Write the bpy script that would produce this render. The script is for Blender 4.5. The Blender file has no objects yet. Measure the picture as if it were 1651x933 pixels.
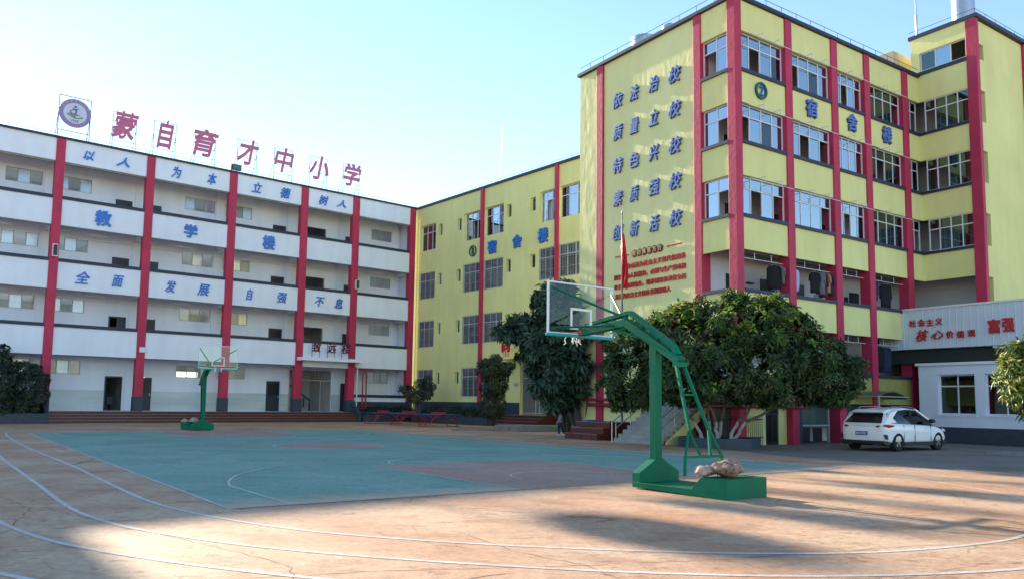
import bpy, math, random
import numpy as np
from math import sin, cos, radians, pi, atan2, hypot, sqrt
from mathutils import Matrix, Vector

SC = bpy.context.scene
COL = SC.collection
rnd = random.Random(7)

# ------------------------------------------------------------------ camera
P_, R_ = radians(5.411), radians(0.7734)
_x = Vector((1, 0, 0)); _u = Vector((0, -sin(P_), cos(P_))); _f = Vector((0, cos(P_), sin(P_)))
_xr = _x * cos(R_) + _u * sin(R_); _ur = -_x * sin(R_) + _u * cos(R_)
cam_d = bpy.data.cameras.new('camera'); cam = bpy.data.objects.new('camera', cam_d); COL.objects.link(cam)
cam.matrix_world = Matrix(((_xr.x, _ur.x, -_f.x, 0), (_xr.y, _ur.y, -_f.y, 0), (_xr.z, _ur.z, -_f.z, 1.5), (0, 0, 0, 1)))
cam_d.sensor_fit = 'HORIZONTAL'; cam_d.sensor_width = 36; cam_d.lens = 1274.24 / 1651 * 36
cam_d.shift_y = (529.28 - 466.5) / 1651; cam_d.clip_start = .1; cam_d.clip_end = 3000
SC.camera = cam

# ------------------------------------------------------------------ sky, sun, exposure
SUN_AZ, SUN_EL = radians(-37.3), radians(21.6)
W = bpy.data.worlds.new('World'); SC.world = W; W.use_nodes = True
wn = W.node_tree.nodes; wl = W.node_tree.links
bg = wn['Background']; sky = wn.new('ShaderNodeTexSky'); sky.sky_type = 'NISHITA'
sky.sun_disc = False; sky.sun_elevation = SUN_EL; sky.sun_rotation = SUN_AZ
sky.altitude = 1300; sky.air_density = 1.2; sky.dust_density = 0.05; sky.ozone_density = 2.0
wl.new(sky.outputs[0], bg.inputs[0]); bg.inputs[1].default_value = 0.12
sd = bpy.data.lights.new('sun', 'SUN'); sd.energy = 4.6; sd.angle = radians(.6); sd.color = (1, .86, .68)
sun = bpy.data.objects.new('sun', sd); COL.objects.link(sun)
sdir = Vector((sin(SUN_AZ) * cos(SUN_EL), cos(SUN_AZ) * cos(SUN_EL), sin(SUN_EL)))
sun.rotation_euler = sdir.to_track_quat('Z', 'Y').to_euler(); sun.location = sdir * 80
SC.view_settings.view_transform = 'Standard'; SC.view_settings.look = 'None'
SC.view_settings.exposure = 1.5; SC.view_settings.gamma = 1
SC.render.engine = 'CYCLES'
SC.cycles.max_bounces = 8; SC.cycles.transparent_max_bounces = 16
SC.cycles.use_denoising = True

# ------------------------------------------------------------------ materials
MATS = {}
def mat(name, col, rough=.75, var=.08, vscale=1.2, bump=.15, bscale=30, metal=0, streak=0, spec=.4, tint=None, stretch=(1, 1, 1), bdist=.02):
    if name in MATS: return MATS[name]
    m = bpy.data.materials.new(name); m.use_nodes = True; MATS[name] = m
    n = m.node_tree.nodes; l = m.node_tree.links; b = n['Principled BSDF']
    b.inputs['Roughness'].default_value = rough; b.inputs['Metallic'].default_value = metal
    b.inputs['Specular IOR Level'].default_value = spec
    tc = n.new('ShaderNodeTexCoord'); mp = n.new('ShaderNodeMapping'); l.new(tc.outputs['Object'], mp.inputs[0])
    mp.inputs['Scale'].default_value = stretch
    nz = n.new('ShaderNodeTexNoise'); nz.inputs['Scale'].default_value = vscale; nz.inputs['Detail'].default_value = 8
    nz.inputs['Roughness'].default_value = .65
    l.new(mp.outputs[0], nz.inputs['Vector'])
    r = n.new('ShaderNodeValToRGB')
    c0 = [max(0, c * (1 - var * 1.6)) for c in col]; c1 = [min(1, c * (1 + var)) for c in col]
    if tint: c0 = tint
    r.color_ramp.elements[0].position = .3; r.color_ramp.elements[1].position = .7
    r.color_ramp.elements[0].color = (*c0, 1); r.color_ramp.elements[1].color = (*c1, 1)
    l.new(nz.outputs[0], r.inputs[0]); out = r.outputs[0]
    if streak:
        m2 = n.new('ShaderNodeMapping'); l.new(tc.outputs['Object'], m2.inputs[0]); m2.inputs['Scale'].default_value = (1.1, 1.1, .16)
        n2 = n.new('ShaderNodeTexNoise'); n2.inputs['Scale'].default_value = 1.6; n2.inputs['Detail'].default_value = 6; l.new(m2.outputs[0], n2.inputs['Vector'])
        r2 = n.new('ShaderNodeValToRGB'); r2.color_ramp.elements[0].position = .38; r2.color_ramp.elements[1].position = .62
        r2.color_ramp.elements[0].color = (1 - streak, 1 - streak, 1 - streak, 1); r2.color_ramp.elements[1].color = (1, 1, 1, 1)
        l.new(n2.outputs[0], r2.inputs[0])
        mx = n.new('ShaderNodeMix'); mx.data_type = 'RGBA'; mx.blend_type = 'MULTIPLY'; mx.inputs[0].default_value = 1
        l.new(out, mx.inputs[6]); l.new(r2.outputs[0], mx.inputs[7]); out = mx.outputs[2]
    l.new(out, b.inputs['Base Color'])
    if bump:
        n3 = n.new('ShaderNodeTexNoise'); n3.inputs['Scale'].default_value = bscale; n3.inputs['Detail'].default_value = 5
        l.new(mp.outputs[0], n3.inputs['Vector'])
        bp = n.new('ShaderNodeBump'); bp.inputs['Strength'].default_value = bump; bp.inputs['Distance'].default_value = bdist
        l.new(n3.outputs[0], bp.inputs['Height']); l.new(bp.outputs[0], b.inputs['Normal'])
    return m

WHITE = mat('white_paint', (.79, .84, .93), .8, .04, .4, .15, 25, streak=.045)
CREAM = mat('cream_paint', (.64, .62, .58), .8)
ROOMW = mat('room_paint', (.62, .60, .55), .85)
YEL = mat('yellow_paint', (.79, .77, .32), .85, .06, .35, .3, 9, streak=.05)
YEL2 = mat('yellow_rough_paint', (.79, .78, .36), .85, .05, .4, .9, 2.6, streak=.03, stretch=(1, 1, .45), bdist=.04)
RED = mat('red_paint', (.50, .03, .085), .6, .10, 1.0, .35, 6, streak=.12)
CAPM = mat('navy_coping_paint', (.022, .035, .07), .55, .15, 1.5, .1)
PLIN = mat('dark_plinth_paint', (.04, .06, .085), .6, .15, 1.0, .2, streak=.15)
TILE = mat('pale_wall_tile', (.54, .61, .60), .35, .12, .7, .05, 4, stretch=(.3, .3, 2))
CONC = mat('grey_concrete', (.20, .20, .20), .85, .18, 1.5, .4, 20)
CONCL = mat('light_concrete', (.33, .33, .32), .85, .15, 1.5, .3, 20)
STEPM = mat('red_granite', (.085, .026, .024), .35, .25, 8, .05)
STEPE = mat('worn_step_edge', (.25, .15, .15), .5, .2, 6, .05)
WOOD = mat('red_brown_boards', (.11, .022, .015), .5, .25, 1.2, .1, 8, stretch=(1, 1, 5))
FRAMEW = mat('white_window_frame', (.70, .73, .76), .4, .03, 3, 0)
FRAMEG = mat('grey_window_frame', (.38, .40, .42), .45, .05, 3, 0)
DOORM = mat('dark_door', (.025, .035, .05), .45, .2, 2, .05)
DOORD = mat('black_door', (.012, .014, .02), .4, .2, 2, 0)
GREEN = mat('green_steel_paint', (.0, .15, .072), .5, .10, 2.0, .10, 30, tint=(.0, .14, .07), streak=.22, spec=.16)
def chips(m, col, lo=.70, hi=.715, sc=7):
    n = m.node_tree.nodes; l = m.node_tree.links; b = n['Principled BSDF']; src = b.inputs['Base Color'].links[0].from_socket
    tc = n.new('ShaderNodeTexCoord'); q = n.new('ShaderNodeTexNoise'); q.inputs['Scale'].default_value = sc; q.inputs['Detail'].default_value = 9; q.inputs['Roughness'].default_value = .75
    l.new(tc.outputs['Object'], q.inputs['Vector']); r = n.new('ShaderNodeValToRGB'); r.color_ramp.elements[0].position = lo; r.color_ramp.elements[1].position = hi; l.new(q.outputs[0], r.inputs[0])
    x = n.new('ShaderNodeMix'); x.data_type = 'RGBA'; l.new(r.outputs[0], x.inputs[0]); l.new(src, x.inputs[6]); x.inputs[7].default_value = (*col, 1); l.new(x.outputs[2], b.inputs['Base Color'])
chips(GREEN, (.10, .05, .03), .66, .68, 5); chips(RED, (.62, .30, .30), .69, .71, 3); chips(WHITE, (.55, .56, .57), .68, .72, 1.6); chips(CONC, (.10, .10, .10), .6, .66, 2)
TEALP = mat('turquoise_padding', (.0, .34, .36), .45, .06, 3, .05)
STEEL = mat('bare_steel', (.45, .46, .48), .32, .06, 3, 0, metal=.9)
DARKM = mat('dark_metal', (.035, .04, .05), .5, .1, 3, 0, metal=.3)
RUSTY = mat('rusty_angle_iron', (.09, .065, .055), .7, .3, 6, 0)
BARM = mat('window_bar_metal', (.36, .38, .42), .4, .05, 3, 0, metal=.2)
BLUEL = mat('blue_letter_acrylic', (.02, .17, .60), .35, .05, 3, 0)
BLUE2 = mat('slate_blue_letter', (.10, .19, .50), .4, .06, 3, 0)
TEALD = mat('dark_green_ring', (.01, .09, .09), .4, .06, 3, 0)
REDL = mat('red_letter_acrylic', (.50, .012, .02), .35, .05, 3, 0)
DKRED = mat('dark_red_letter', (.13, .008, .018), .4, .05, 3, 0)
PURP = mat('plum_roof_letter', (.50, .13, .24), .5, .08, 2, 0)
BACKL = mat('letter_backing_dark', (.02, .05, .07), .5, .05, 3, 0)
CURT = mat('blue_white_curtain', (.66, .70, .84), .9, .35, 2.2, .3, 12, stretch=(5, 5, .35))
CURT2 = mat('mauve_curtain', (.58, .50, .62), .9, .35, 2.2, .3, 12, stretch=(5, 5, .35))
PIPER = mat('red_fire_pipe_paint', (.30, .02, .05), .4, .1, 2, .05)
PVC = mat('white_pvc', (.72, .73, .74), .4, .05, 2, 0)
ROPE = mat('white_net_cord', (.80, .80, .78), .8, .05, 2, 0)
STONE = mat('brown_field_stone', (.36, .22, .16), .9, .55, 9, 1.0, 22, tint=(.10, .06, .045))
STONE2 = mat('pale_field_stone', (.46, .36, .30), .9, .4, 9, 1.0, 22, tint=(.16, .10, .08))
BARK = mat('pale_bark', (.22, .19, .16), .9, .3, 6, .6, 20)
BARKD = mat('brown_bark', (.10, .075, .06), .9, .3, 6, .6, 20)
LIME = mat('limewashed_bark', (.40, .385, .36), .9, .25, 4, .5, 20)
SOIL = mat('soil', (.05, .035, .025), .95, .3, 4, .5)
CARW = mat('white_car_paint', (.88, .89, .90), .18, .01, 2, 0, spec=.6)
BLACKP = mat('black_plastic', (.012, .012, .014), .5, .1, 4, 0)
RUBBER = mat('tyre_rubber', (.013, .013, .014), .8, .1, 8, .2)
ALLOY = mat('alloy_rim', (.45, .46, .48), .3, .05, 4, 0, metal=.9)
TAILR = mat('red_tail_lens', (.45, .008, .01), .12, .1, 4, 0, spec=.7)
PLATEB = mat('blue_plate', (.01, .06, .40), .4, .05, 4, 0)
SKIN = mat('skin', (.42, .25, .17), .6, .08, 6, 0)
HAIR = mat('black_hair', (.012, .01, .01), .7, .2, 20, .3)
CL_BLK = mat('black_cloth', (.012, .012, .016), .9, .2, 5, .2)
CL_WHT = mat('white_cloth', (.66, .66, .70), .9, .08, 5, .3)
CL_LIL = mat('lilac_cloth', (.48, .46, .70), .9, .08, 5, .3)
CL_GRY = mat('grey_cloth', (.16, .17, .20), .9, .15, 5, .3)
CL_MAR = mat('maroon_cloth', (.14, .02, .035), .9, .15, 5, .3)
CL_TAN = mat('tan_cloth', (.42, .27, .13), .9, .15, 5, .3)
CL_NVY = mat('navy_cloth', (.02, .03, .08), .9, .15, 5, .3)
FLAGR = mat('red_flag_cloth', (.62, .01, .02), .8, .08, 4, .3)
SHEET = mat('pale_sheet_metal', (.60, .68, .76), .45, .05, 1.2, .05, streak=.06)
BRICKD = mat('dark_brick_paint', (.05, .062, .085), .7, .25, 3, .8, 10, stretch=(1, 1, 8))
GLZG = mat('green_glazing', (.06, .10, .09), .15, .2, .8, 0, spec=.6)
OLIVE = mat('olive_band_paint', (.34, .33, .10), .85, .1, 1, .2)
PPBLUE = mat('blue_table_top', (.015, .06, .30), .4, .06, 2, 0)
PPRED = mat('red_table_steel', (.45, .03, .03), .45, .1, 2, 0)
HANG = mat('hanger_wire', (.3, .3, .32), .4, .05, 2, 0)
ORANGE = mat('orange_rim_paint', (.50, .06, .02), .4, .1, 3, 0)
LAMPW = mat('lamp_white', (.8, .8, .78), .4, .02, 2, 0)
BLUEPL = mat('blue_plastic', (.02, .14, .55), .5, .05, 3, 0)

def glassmat(name, tint, refl, tcol=(.75, .8, .82), rough=.015, ior=1.5):
    m = bpy.data.materials.new(name); m.use_nodes = True; n = m.node_tree.nodes; l = m.node_tree.links
    n.remove(n['Principled BSDF']); o = n['Material Output']
    t = n.new('ShaderNodeBsdfTransparent'); t.inputs[0].default_value = (*tcol, 1)
    g = n.new('ShaderNodeBsdfGlossy'); g.inputs[0].default_value = (*tint, 1); g.inputs['Roughness'].default_value = rough
    f = n.new('ShaderNodeFresnel'); f.inputs[0].default_value = ior
    ma = n.new('ShaderNodeMath'); ma.operation = 'MULTIPLY_ADD'; ma.inputs[1].default_value = 1 - refl; ma.inputs[2].default_value = refl
    mx = n.new('ShaderNodeMixShader'); l.new(f.outputs[0], ma.inputs[0]); l.new(ma.outputs[0], mx.inputs[0])
    l.new(t.outputs[0], mx.inputs[1]); l.new(g.outputs[0], mx.inputs[2]); l.new(mx.outputs[0], o.inputs[0])
    return m
GL_SKY = glassmat('blue_reflective_glass', (.80, .92, 1.0), .42, (.35, .45, .50))
GL_GRN = glassmat('green_grey_glass', (.7, .85, .85), .10, (.40, .52, .50))
GL_CLR = glassmat('clear_glass', (.9, .95, 1), .06, (.80, .86, .86))
GL_BRD = glassmat('backboard_glass', (.9, .95, 1), .01, (.93, .97, .94), ior=1.18)
GL_A = glassmat('pale_reflective_glass', (.75, .85, .95), .16, (.72, .78, .80), rough=.25, ior=1.35)
GL_DIM = glassmat('plain_window_glass', (.85, .9, 1), .01, (.72, .80, .80), ior=1.22)
GL_CAR = glassmat('car_glass', (.8, .9, 1), .02, (.04, .05, .055), ior=1.3)

def leafmat(name, cols, rough=.45, trans=.25):
    m = bpy.data.materials.new(name); m.use_nodes = True; n = m.node_tree.nodes; l = m.node_tree.links
    b = n['Principled BSDF']; o = n['Material Output']; b.inputs['Roughness'].default_value = rough
    g = n.new('ShaderNodeNewGeometry'); r = n.new('ShaderNodeValToRGB'); l.new(g.outputs['Random Per Island'], r.inputs[0])
    r.color_ramp.interpolation = 'LINEAR'
    while len(r.color_ramp.elements) < len(cols): r.color_ramp.elements.new(.5)
    for e, (p, c) in zip(r.color_ramp.elements, cols): e.position = p; e.color = (*c, 1)
    tc = n.new('ShaderNodeTexCoord'); nz = n.new('ShaderNodeTexNoise'); nz.inputs['Scale'].default_value = 1.5; nz.inputs['Detail'].default_value = 3; l.new(tc.outputs['Object'], nz.inputs['Vector'])
    mr = n.new('ShaderNodeMapRange'); mr.inputs['From Min'].default_value = .38; mr.inputs['From Max'].default_value = .62; mr.inputs['To Min'].default_value = .55; mr.inputs['To Max'].default_value = 1.45; l.new(nz.outputs[0], mr.inputs['Value'])
    mu = n.new('ShaderNodeVectorMath'); mu.operation = 'SCALE'; l.new(r.outputs[0], mu.inputs[0]); l.new(mr.outputs[0], mu.inputs['Scale'])
    l.new(mu.outputs[0], b.inputs['Base Color'])
    t = n.new('ShaderNodeBsdfTranslucent'); l.new(mu.outputs[0], t.inputs[0])
    mx = n.new('ShaderNodeMixShader'); mx.inputs[0].default_value = trans
    l.new(b.outputs[0], mx.inputs[1]); l.new(t.outputs[0], mx.inputs[2]); l.new(mx.outputs[0], o.inputs[0])
    return m
LEAF_A = leafmat('broad_leaf', [(0, (.018, .042, .014)), (.45, (.035, .08, .018)), (.9, (.075, .13, .025)), (1, (.16, .08, .04))], .55, .3)
LEAF_A2 = leafmat('sunlit_leaf', [(0, (.12, .24, .02)), (.6, (.20, .34, .03)), (.92, (.36, .34, .04)), (1, (.42, .17, .07))], .5, .4)  # brighter copy for the crown top: sunlight put into the leaf colour
LEAF_B = leafmat('umbrella_leaf', [(0, (.02, .045, .025)), (.6, (.035, .075, .035)), (1, (.06, .11, .05))], .35)
LEAF_C = leafmat('shrub_leaf', [(0, (.018, .035, .02)), (.7, (.03, .06, .028)), (1, (.06, .08, .04))])
LEAF_M = leafmat('mango_leaf', [(0, (.05, .10, .02)), (.5, (.12, .18, .03)), (1, (.26, .25, .04))], .4)

# ------------------------------------------------------------------ mesh helpers
class MB:
    def __init__(s): s.v = []; s.f = []
    def box(s, x0, x1, y0, y1, z0, z1):
        i = len(s.v); s.v += [(x0,y0,z0),(x1,y0,z0),(x1,y1,z0),(x0,y1,z0),(x0,y0,z1),(x1,y0,z1),(x1,y1,z1),(x0,y1,z1)]
        s.f += [(i,i+3,i+2,i+1),(i+4,i+5,i+6,i+7),(i,i+1,i+5,i+4),(i+1,i+2,i+6,i+5),(i+2,i+3,i+7,i+6),(i+3,i,i+4,i+7)]; return s
    def prism(s, pts, axis, a, b):
        """polygon pts (2d) extruded along axis from a to b. axis 'y': pts are (x,z); 'x': (y,z); 'z': (x,y)"""
        n = len(pts); i = len(s.v)
        mk = {'y': lambda p, q: (p[0], q, p[1]), 'x': lambda p, q: (q, p[0], p[1]), 'z': lambda p, q: (p[0], p[1], q)}[axis]
        s.v += [mk(p, a) for p in pts] + [mk(p, b) for p in pts]
        s.f += [tuple(range(i, i+n)), tuple(range(i+2*n-1, i+n-1, -1))]
        s.f += [(i+k, i+n+k, i+n+(k+1) % n, i+(k+1) % n) for k in range(n)]; return s
    def tube(s, p, q, r, n=8, r2=None, caps=True):
        p = Vector(p); q = Vector(q); r2 = r if r2 is None else r2
        d = (q-p).normalized(); a = d.orthogonal().normalized(); b = d.cross(a); i = len(s.v)
        for P, R in ((p, r), (q, r2)):
            for k in range(n):
                t = 2*pi*k/n; s.v.append(tuple(P + a*(R*cos(t)) + b*(R*sin(t))))
        s.f += [(i+k, i+(k+1) % n, i+n+(k+1) % n, i+n+k) for k in range(n)]
        if caps: s.f += [tuple(range(i+n-1, i-1, -1)), tuple(range(i+n, i+2*n))]
        return s
    def path(s, pts, r, n=8):
        rs = r if isinstance(r, (list, tuple)) else [r]*len(pts)
        pts = [Vector(p) for p in pts]; i = len(s.v); a = None
        for k, P in enumerate(pts):
            d = (pts[min(k+1, len(pts)-1)] - pts[max(k-1, 0)]).normalized()
            a = d.orthogonal().normalized() if a is None else (a - d*a.dot(d)).normalized(); b = d.cross(a)
            for j in range(n):
                t = 2*pi*j/n; s.v.append(tuple(P + a*(rs[k]*cos(t)) + b*(rs[k]*sin(t))))
        for k in range(len(pts)-1):
            for j in range(n): s.f.append((i+k*n+j, i+k*n+(j+1) % n, i+(k+1)*n+(j+1) % n, i+(k+1)*n+j))
        m = i+(len(pts)-1)*n; s.f += [tuple(range(i+n-1, i-1, -1)), tuple(range(m, m+n))]; return s
    def beam(s, p, q, w, h, up=(0, 0, 1)):
        p = Vector(p); q = Vector(q); d = (q-p).normalized(); sd_ = d.cross(Vector(up)).normalized(); u = sd_.cross(d); i = len(s.v)
        for P in (p, q):
            for a, b in ((-1,-1),(1,-1),(1,1),(-1,1)): s.v.append(tuple(P + sd_*(a*w/2) + u*(b*h/2)))
        s.f += [(i,i+1,i+2,i+3),(i+7,i+6,i+5,i+4)] + [(i+k, i+4+k, i+4+(k+1) % 4, i+(k+1) % 4) for k in range(4)]; return s
    def ring(s, c, r, h, n=24, r2=None):
        r2 = r if r2 is None else r2; i = len(s.v); c = Vector(c)
        for R, z in ((r, 0), (r2, h)):
            for k in range(n): s.v.append((c.x+R*cos(2*pi*k/n), c.y+R*sin(2*pi*k/n), c.z+z))
        s.f += [(i+k, i+(k+1) % n, i+n+(k+1) % n, i+n+k) for k in range(n)] + [tuple(range(i+n-1, i-1, -1)), tuple(range(i+n, i+2*n))]; return s
    def mesh(s, name):
        me = bpy.data.meshes.new(name); me.from_pydata(s.v, [], s.f); me.update()
        return me
def link(name, me, m=None, parent=None, loc=(0, 0, 0), rz=0, smooth=False, scale=None, bevel=0):
    if isinstance(me, MB): me = me.mesh(name)
    o = bpy.data.objects.new(name, me); COL.objects.link(o)
    if m and not me.materials: me.materials.append(m)
    if parent: o.parent = parent
    o.location = loc; o.rotation_euler = (0, 0, rz)
    if scale: o.scale = scale
    if smooth: me.shade_smooth()
    if bevel:
        b = o.modifiers.new('bevel', 'BEVEL'); b.width = bevel; b.segments = 2; b.limit_method = 'ANGLE'; b.angle_limit = radians(40)
    return o
def tag(o, label, cat, group=None):
    o['label'] = label; o['category'] = cat
    if group: o['group'] = group
    return o
def thing(name, label, cat, loc=(0, 0, 0), rz=0, group=None):
    o = bpy.data.objects.new(name, None); COL.objects.link(o); o.location = loc; o.rotation_euler = (0, 0, rz)
    o.empty_display_size = .3
    return tag(o, label, cat, group)
def struct(o): o['kind'] = 'structure'; return o
def stuff(o): o['kind'] = 'stuff'; return o
def bx(name, d, m, parent=None, **k): return link(name, MB().box(*d), m, parent, **k)
CACHE = {}
def cached(key, fn):
    if key not in CACHE: CACHE[key] = fn()
    return CACHE[key]
def copy_tree(o, parent=None):
    c = o.copy(); COL.objects.link(c); c.parent = parent
    for ch in list(o.children): copy_tree(ch, c)
    return c

def holed_wall(x0, x1, z0, z1, holes, y0, y1):
    """wall in the xz plane with rectangular openings, front y0, back y1"""
    xs = sorted({x0, x1, *[v for h in holes for v in h[:2] if x0 <= v <= x1]}); zs = sorted({z0, z1, *[v for h in holes for v in h[2:] if z0 <= v <= z1]})
    b = MB()
    def hole(cx, cz): return any(h[0] < cx < h[1] and h[2] < cz < h[3] for h in holes)
    solid = [[not hole((xs[i]+xs[i+1])/2, (zs[j]+zs[j+1])/2) for j in range(len(zs)-1)] for i in range(len(xs)-1)]
    def q(*p): i = len(b.v); b.v += p; b.f.append((i, i+1, i+2, i+3))
    for i in range(len(xs)-1):
        for j in range(len(zs)-1):
            if not solid[i][j]: continue
            a, c, e, f = xs[i], xs[i+1], zs[j], zs[j+1]
            q((a,y0,e),(c,y0,e),(c,y0,f),(a,y0,f)); q((c,y1,e),(a,y1,e),(a,y1,f),(c,y1,f))
            if i == 0 or not solid[i-1][j]: q((a,y1,e),(a,y0,e),(a,y0,f),(a,y1,f))
            if i == len(xs)-2 or not solid[i+1][j]: q((c,y0,e),(c,y1,e),(c,y1,f),(c,y0,f))
            if j == 0 or not solid[i][j-1]: q((a,y1,e),(c,y1,e),(c,y0,e),(a,y0,e))
            if j == len(zs)-2 or not solid[i][j+1]: q((a,y0,f),(c,y0,f),(c,y1,f),(a,y1,f))
    return b

def window(parent, x0, x1, z0, z1, y, cols=3, tr=None, fm=None, glass=None, rz=0, t=.05, panes=None, cx=0, cy=0):
    """frame (bars facing -y) with one pane object per light. tr = transom height above sill. panes: list of glass mats or None"""
    w, h = x1-x0, z1-z0; fm = fm or FRAMEW
    key = ('win', round(w, 2), round(h, 2), cols, tr, fm.name, t)
    def mk():
        b = MB(); b.box(0, w, 0, .06, 0, t).box(0, w, 0, .06, h-t, h).box(0, t, 0.002, .058, t, h-t).box(w-t, w, 0.002, .058, t, h-t)
        for k in range(1, cols): b.box(w*k/cols-t/2, w*k/cols+t/2, .004, .056, t, h-t)
        if tr: b.box(t, w-t, .001, .059, tr-t/2, tr+t/2)
        me = b.mesh('window_frame'); me.materials.append(fm); return me
    fr = link('window', cached(key, mk), None, parent)
    c, s_ = cos(rz), sin(rz); fr.location = (cx + x0*c - y*s_, cy + x0*s_ + y*c, z0); fr.rotation_euler = (0, 0, rz)
    rows = [(t, tr-t/2), (tr+t/2, h-t)] if tr else [(t, h-t)]
    k2 = 0
    for r, (a, b_) in enumerate(rows):
        for k in range(cols):
            g = panes[k2 % len(panes)] if panes else (glass or GL_CLR); k2 += 1
            if g is None: continue
            me = cached(('pane', g.name), lambda: (lambda m_: (m_.materials.append(g), m_)[1])(MB().box(0, 1, -.5, .5, 0, 1).mesh('pane')))
            p = link('pane', me, None, fr); p.location = (w*k/cols+t/2, .03, a); p.scale = (w/cols-t, .006, b_-a)
    return fr

# ------------------------------------------------------------------ text
def glyph(txt, size=1.0, ext=.08, off=0.0, shear=0.0, res=2):
    """returns mesh of extruded text standing in the xz plane facing -y, centred, with its size"""
    key = ('txt', txt, size, ext, off, shear)
    def mk():
        cu = bpy.data.curves.new('t', 'FONT'); cu.body = txt; cu.size = size; cu.extrude = ext/2; cu.shear = shear
        cu.resolution_u = res; cu.fill_mode = 'BOTH'
        o = bpy.data.objects.new('t', cu); COL.objects.link(o); bpy.context.view_layer.update()
        me = bpy.data.meshes.new_from_object(o.evaluated_get(bpy.context.evaluated_depsgraph_get()))
        bpy.data.objects.remove(o); bpy.data.curves.remove(cu)
        n = len(me.vertices); a = np.empty(n*3, 'f'); me.vertices.foreach_get('co', a); a = a.reshape(n, 3)
        lo, hi = a.min(0), a.max(0); a -= (lo+hi)/2
        b = np.stack([a[:, 0], -a[:, 2], a[:, 1]], 1)
        if off:     # heavier strokes: the glyph repeated around itself, each copy a hair further forward
            F = [tuple(p.vertices) for p in me.polygons]; V = []; F2 = []
            sh = [(0, 0)] + [(off*cos(q), off*sin(q)) for q in ([k*pi/4+.2 for k in range(8)] if (off > .03 and len(txt) < 3) else [k*pi/2+.6 for k in range(4)])]
            for k, (dx, dz) in enumerate(sh):
                V.append(b + np.array([dx, -.0011*k, dz])); F2 += [tuple(i+k*n for i in f) for f in F]
            me = bpy.data.meshes.new('t'); me.from_pydata(np.concatenate(V).tolist(), [], F2); me.update()
            return me, (hi-lo)+2*off
        me.vertices.foreach_set('co', b.ravel()); me.update()
        return me, (hi-lo)
    return cached(key, mk)
def put_text(name, txt, m, parent, x, y, z, w=None, h=None, rz=0, ext=.08, off=.0, shear=0., tilt=0, size=1.0):
    """centre of text at (x,y,z); scaled to w x h metres"""
    me, d = glyph(txt, size, ext, off, shear)
    key = ('txtm', txt, size, ext, off, shear, m.name)
    def mk(): me2 = me.copy(); me2.materials.clear(); me2.materials.append(m); return me2
    o = link(name, cached(key, mk), None, parent)
    sx = (w/d[0]) if w else 1; sz = (h/d[1]) if h else sx
    if w is None and h: sx = sz
    o.scale = (sx, 1, sz); o.location = (x, y, z); o.rotation_euler = (0, tilt, rz)
    return o

# ------------------------------------------------------------------ foliage
def rosettes(name, pts, nrm, m, parent, k=8, L=.2, wd=.05, droop=.5, seed=1, spread=1.0, jit=.35):
    """clusters of folded leaflets; pts (n,3), nrm (n,3) outward"""
    g = np.random.default_rng(seed); n = len(pts)
    up = nrm + np.array([0, 0, .55]); up /= np.linalg.norm(up, axis=1, keepdims=True)
    a = np.cross(up, g.normal(size=(n, 3))); a /= np.linalg.norm(a, axis=1, keepdims=True); b = np.cross(up, a)
    th = (np.arange(k)/k*2*pi)[None, :] + g.uniform(0, 6.28, (n, 1)) + g.normal(0, .25, (n, k))
    el = g.normal(.15, jit, (n, k)) * spread
    d = (a[:, None]*np.cos(th)[..., None] + b[:, None]*np.sin(th)[..., None])*np.cos(el)[..., None] + up[:, None]*np.sin(el)[..., None]
    d[..., 2] -= droop*g.uniform(.4, 1.3, (n, k)); d /= np.linalg.norm(d, axis=2, keepdims=True)
    ln = L*g.uniform(.65, 1.25, (n, k, 1)); base = pts[:, None] + d*ln*.12 + g.normal(0, .02, (n, k, 3))
    sdv = np.cross(d, up[:, None] + g.normal(0, .4, (n, k, 3))); sdv /= np.linalg.norm(sdv, axis=2, keepdims=True)
    nn = np.cross(sdv, d); w_ = wd*g.uniform(.7, 1.3, (n, k, 1))
    mid = base + d*ln*.5
    v = np.stack([base, mid + sdv*w_ + nn*w_*.35, base + d*ln - nn*ln*.12, mid - sdv*w_ + nn*w_*.35], 2).reshape(-1, 3)
    nq = len(v)//4; idx = np.arange(nq)*4
    tri = np.stack([idx, idx+1, idx+2, idx, idx+2, idx+3], 1).reshape(-1)
    me = bpy.data.meshes.new(name); me.vertices.add(len(v)); me.vertices.foreach_set('co', v.ravel().astype('f'))
    me.loops.add(len(tri)); me.loops.foreach_set('vertex_index', tri.astype('i'))
    me.polygons.add(nq*2); me.polygons.foreach_set('loop_start', (np.arange(nq*2)*3).astype('i')); me.polygons.foreach_set('loop_total', np.full(nq*2, 3, 'i'))
    me.update(calc_edges=True); me.materials.append(m)
    o = link(name, me, None, parent); return o
def lobes_points(lobes, dens, seed, shell=.72, reject=None):
    """sample points near the surface of ellipsoid lobes (cx,cy,cz,rx,ry,rz)"""
    g = np.random.default_rng(seed); P = []; N = []
    for (cx, cy, cz, rx, ry, rz_) in lobes:
        n = int(dens*(rx*ry+ry*rz_+rx*rz_)*4)
        d = g.normal(size=(n, 3)); d /= np.linalg.norm(d, axis=1, keepdims=True)
        r = np.where(g.random(n) < shell, g.uniform(.82, 1.06, n), g.uniform(.35, .82, n))
        lump = 1 + .10*np.sin(d[:, 0]*5+cx*3)*np.cos(d[:, 1]*4+cy)+.07*np.sin(d[:, 2]*9+cz)
        p = d*(r*lump)[:, None]*np.array([rx, ry, rz_]) + np.array([cx, cy, cz])
        P.append(p); N.append(d)
    P = np.concatenate(P); N = np.concatenate(N)
    keep = np.ones(len(P), bool)
    if reject: keep &= ~reject(P)
    return P[keep], N[keep]

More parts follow.
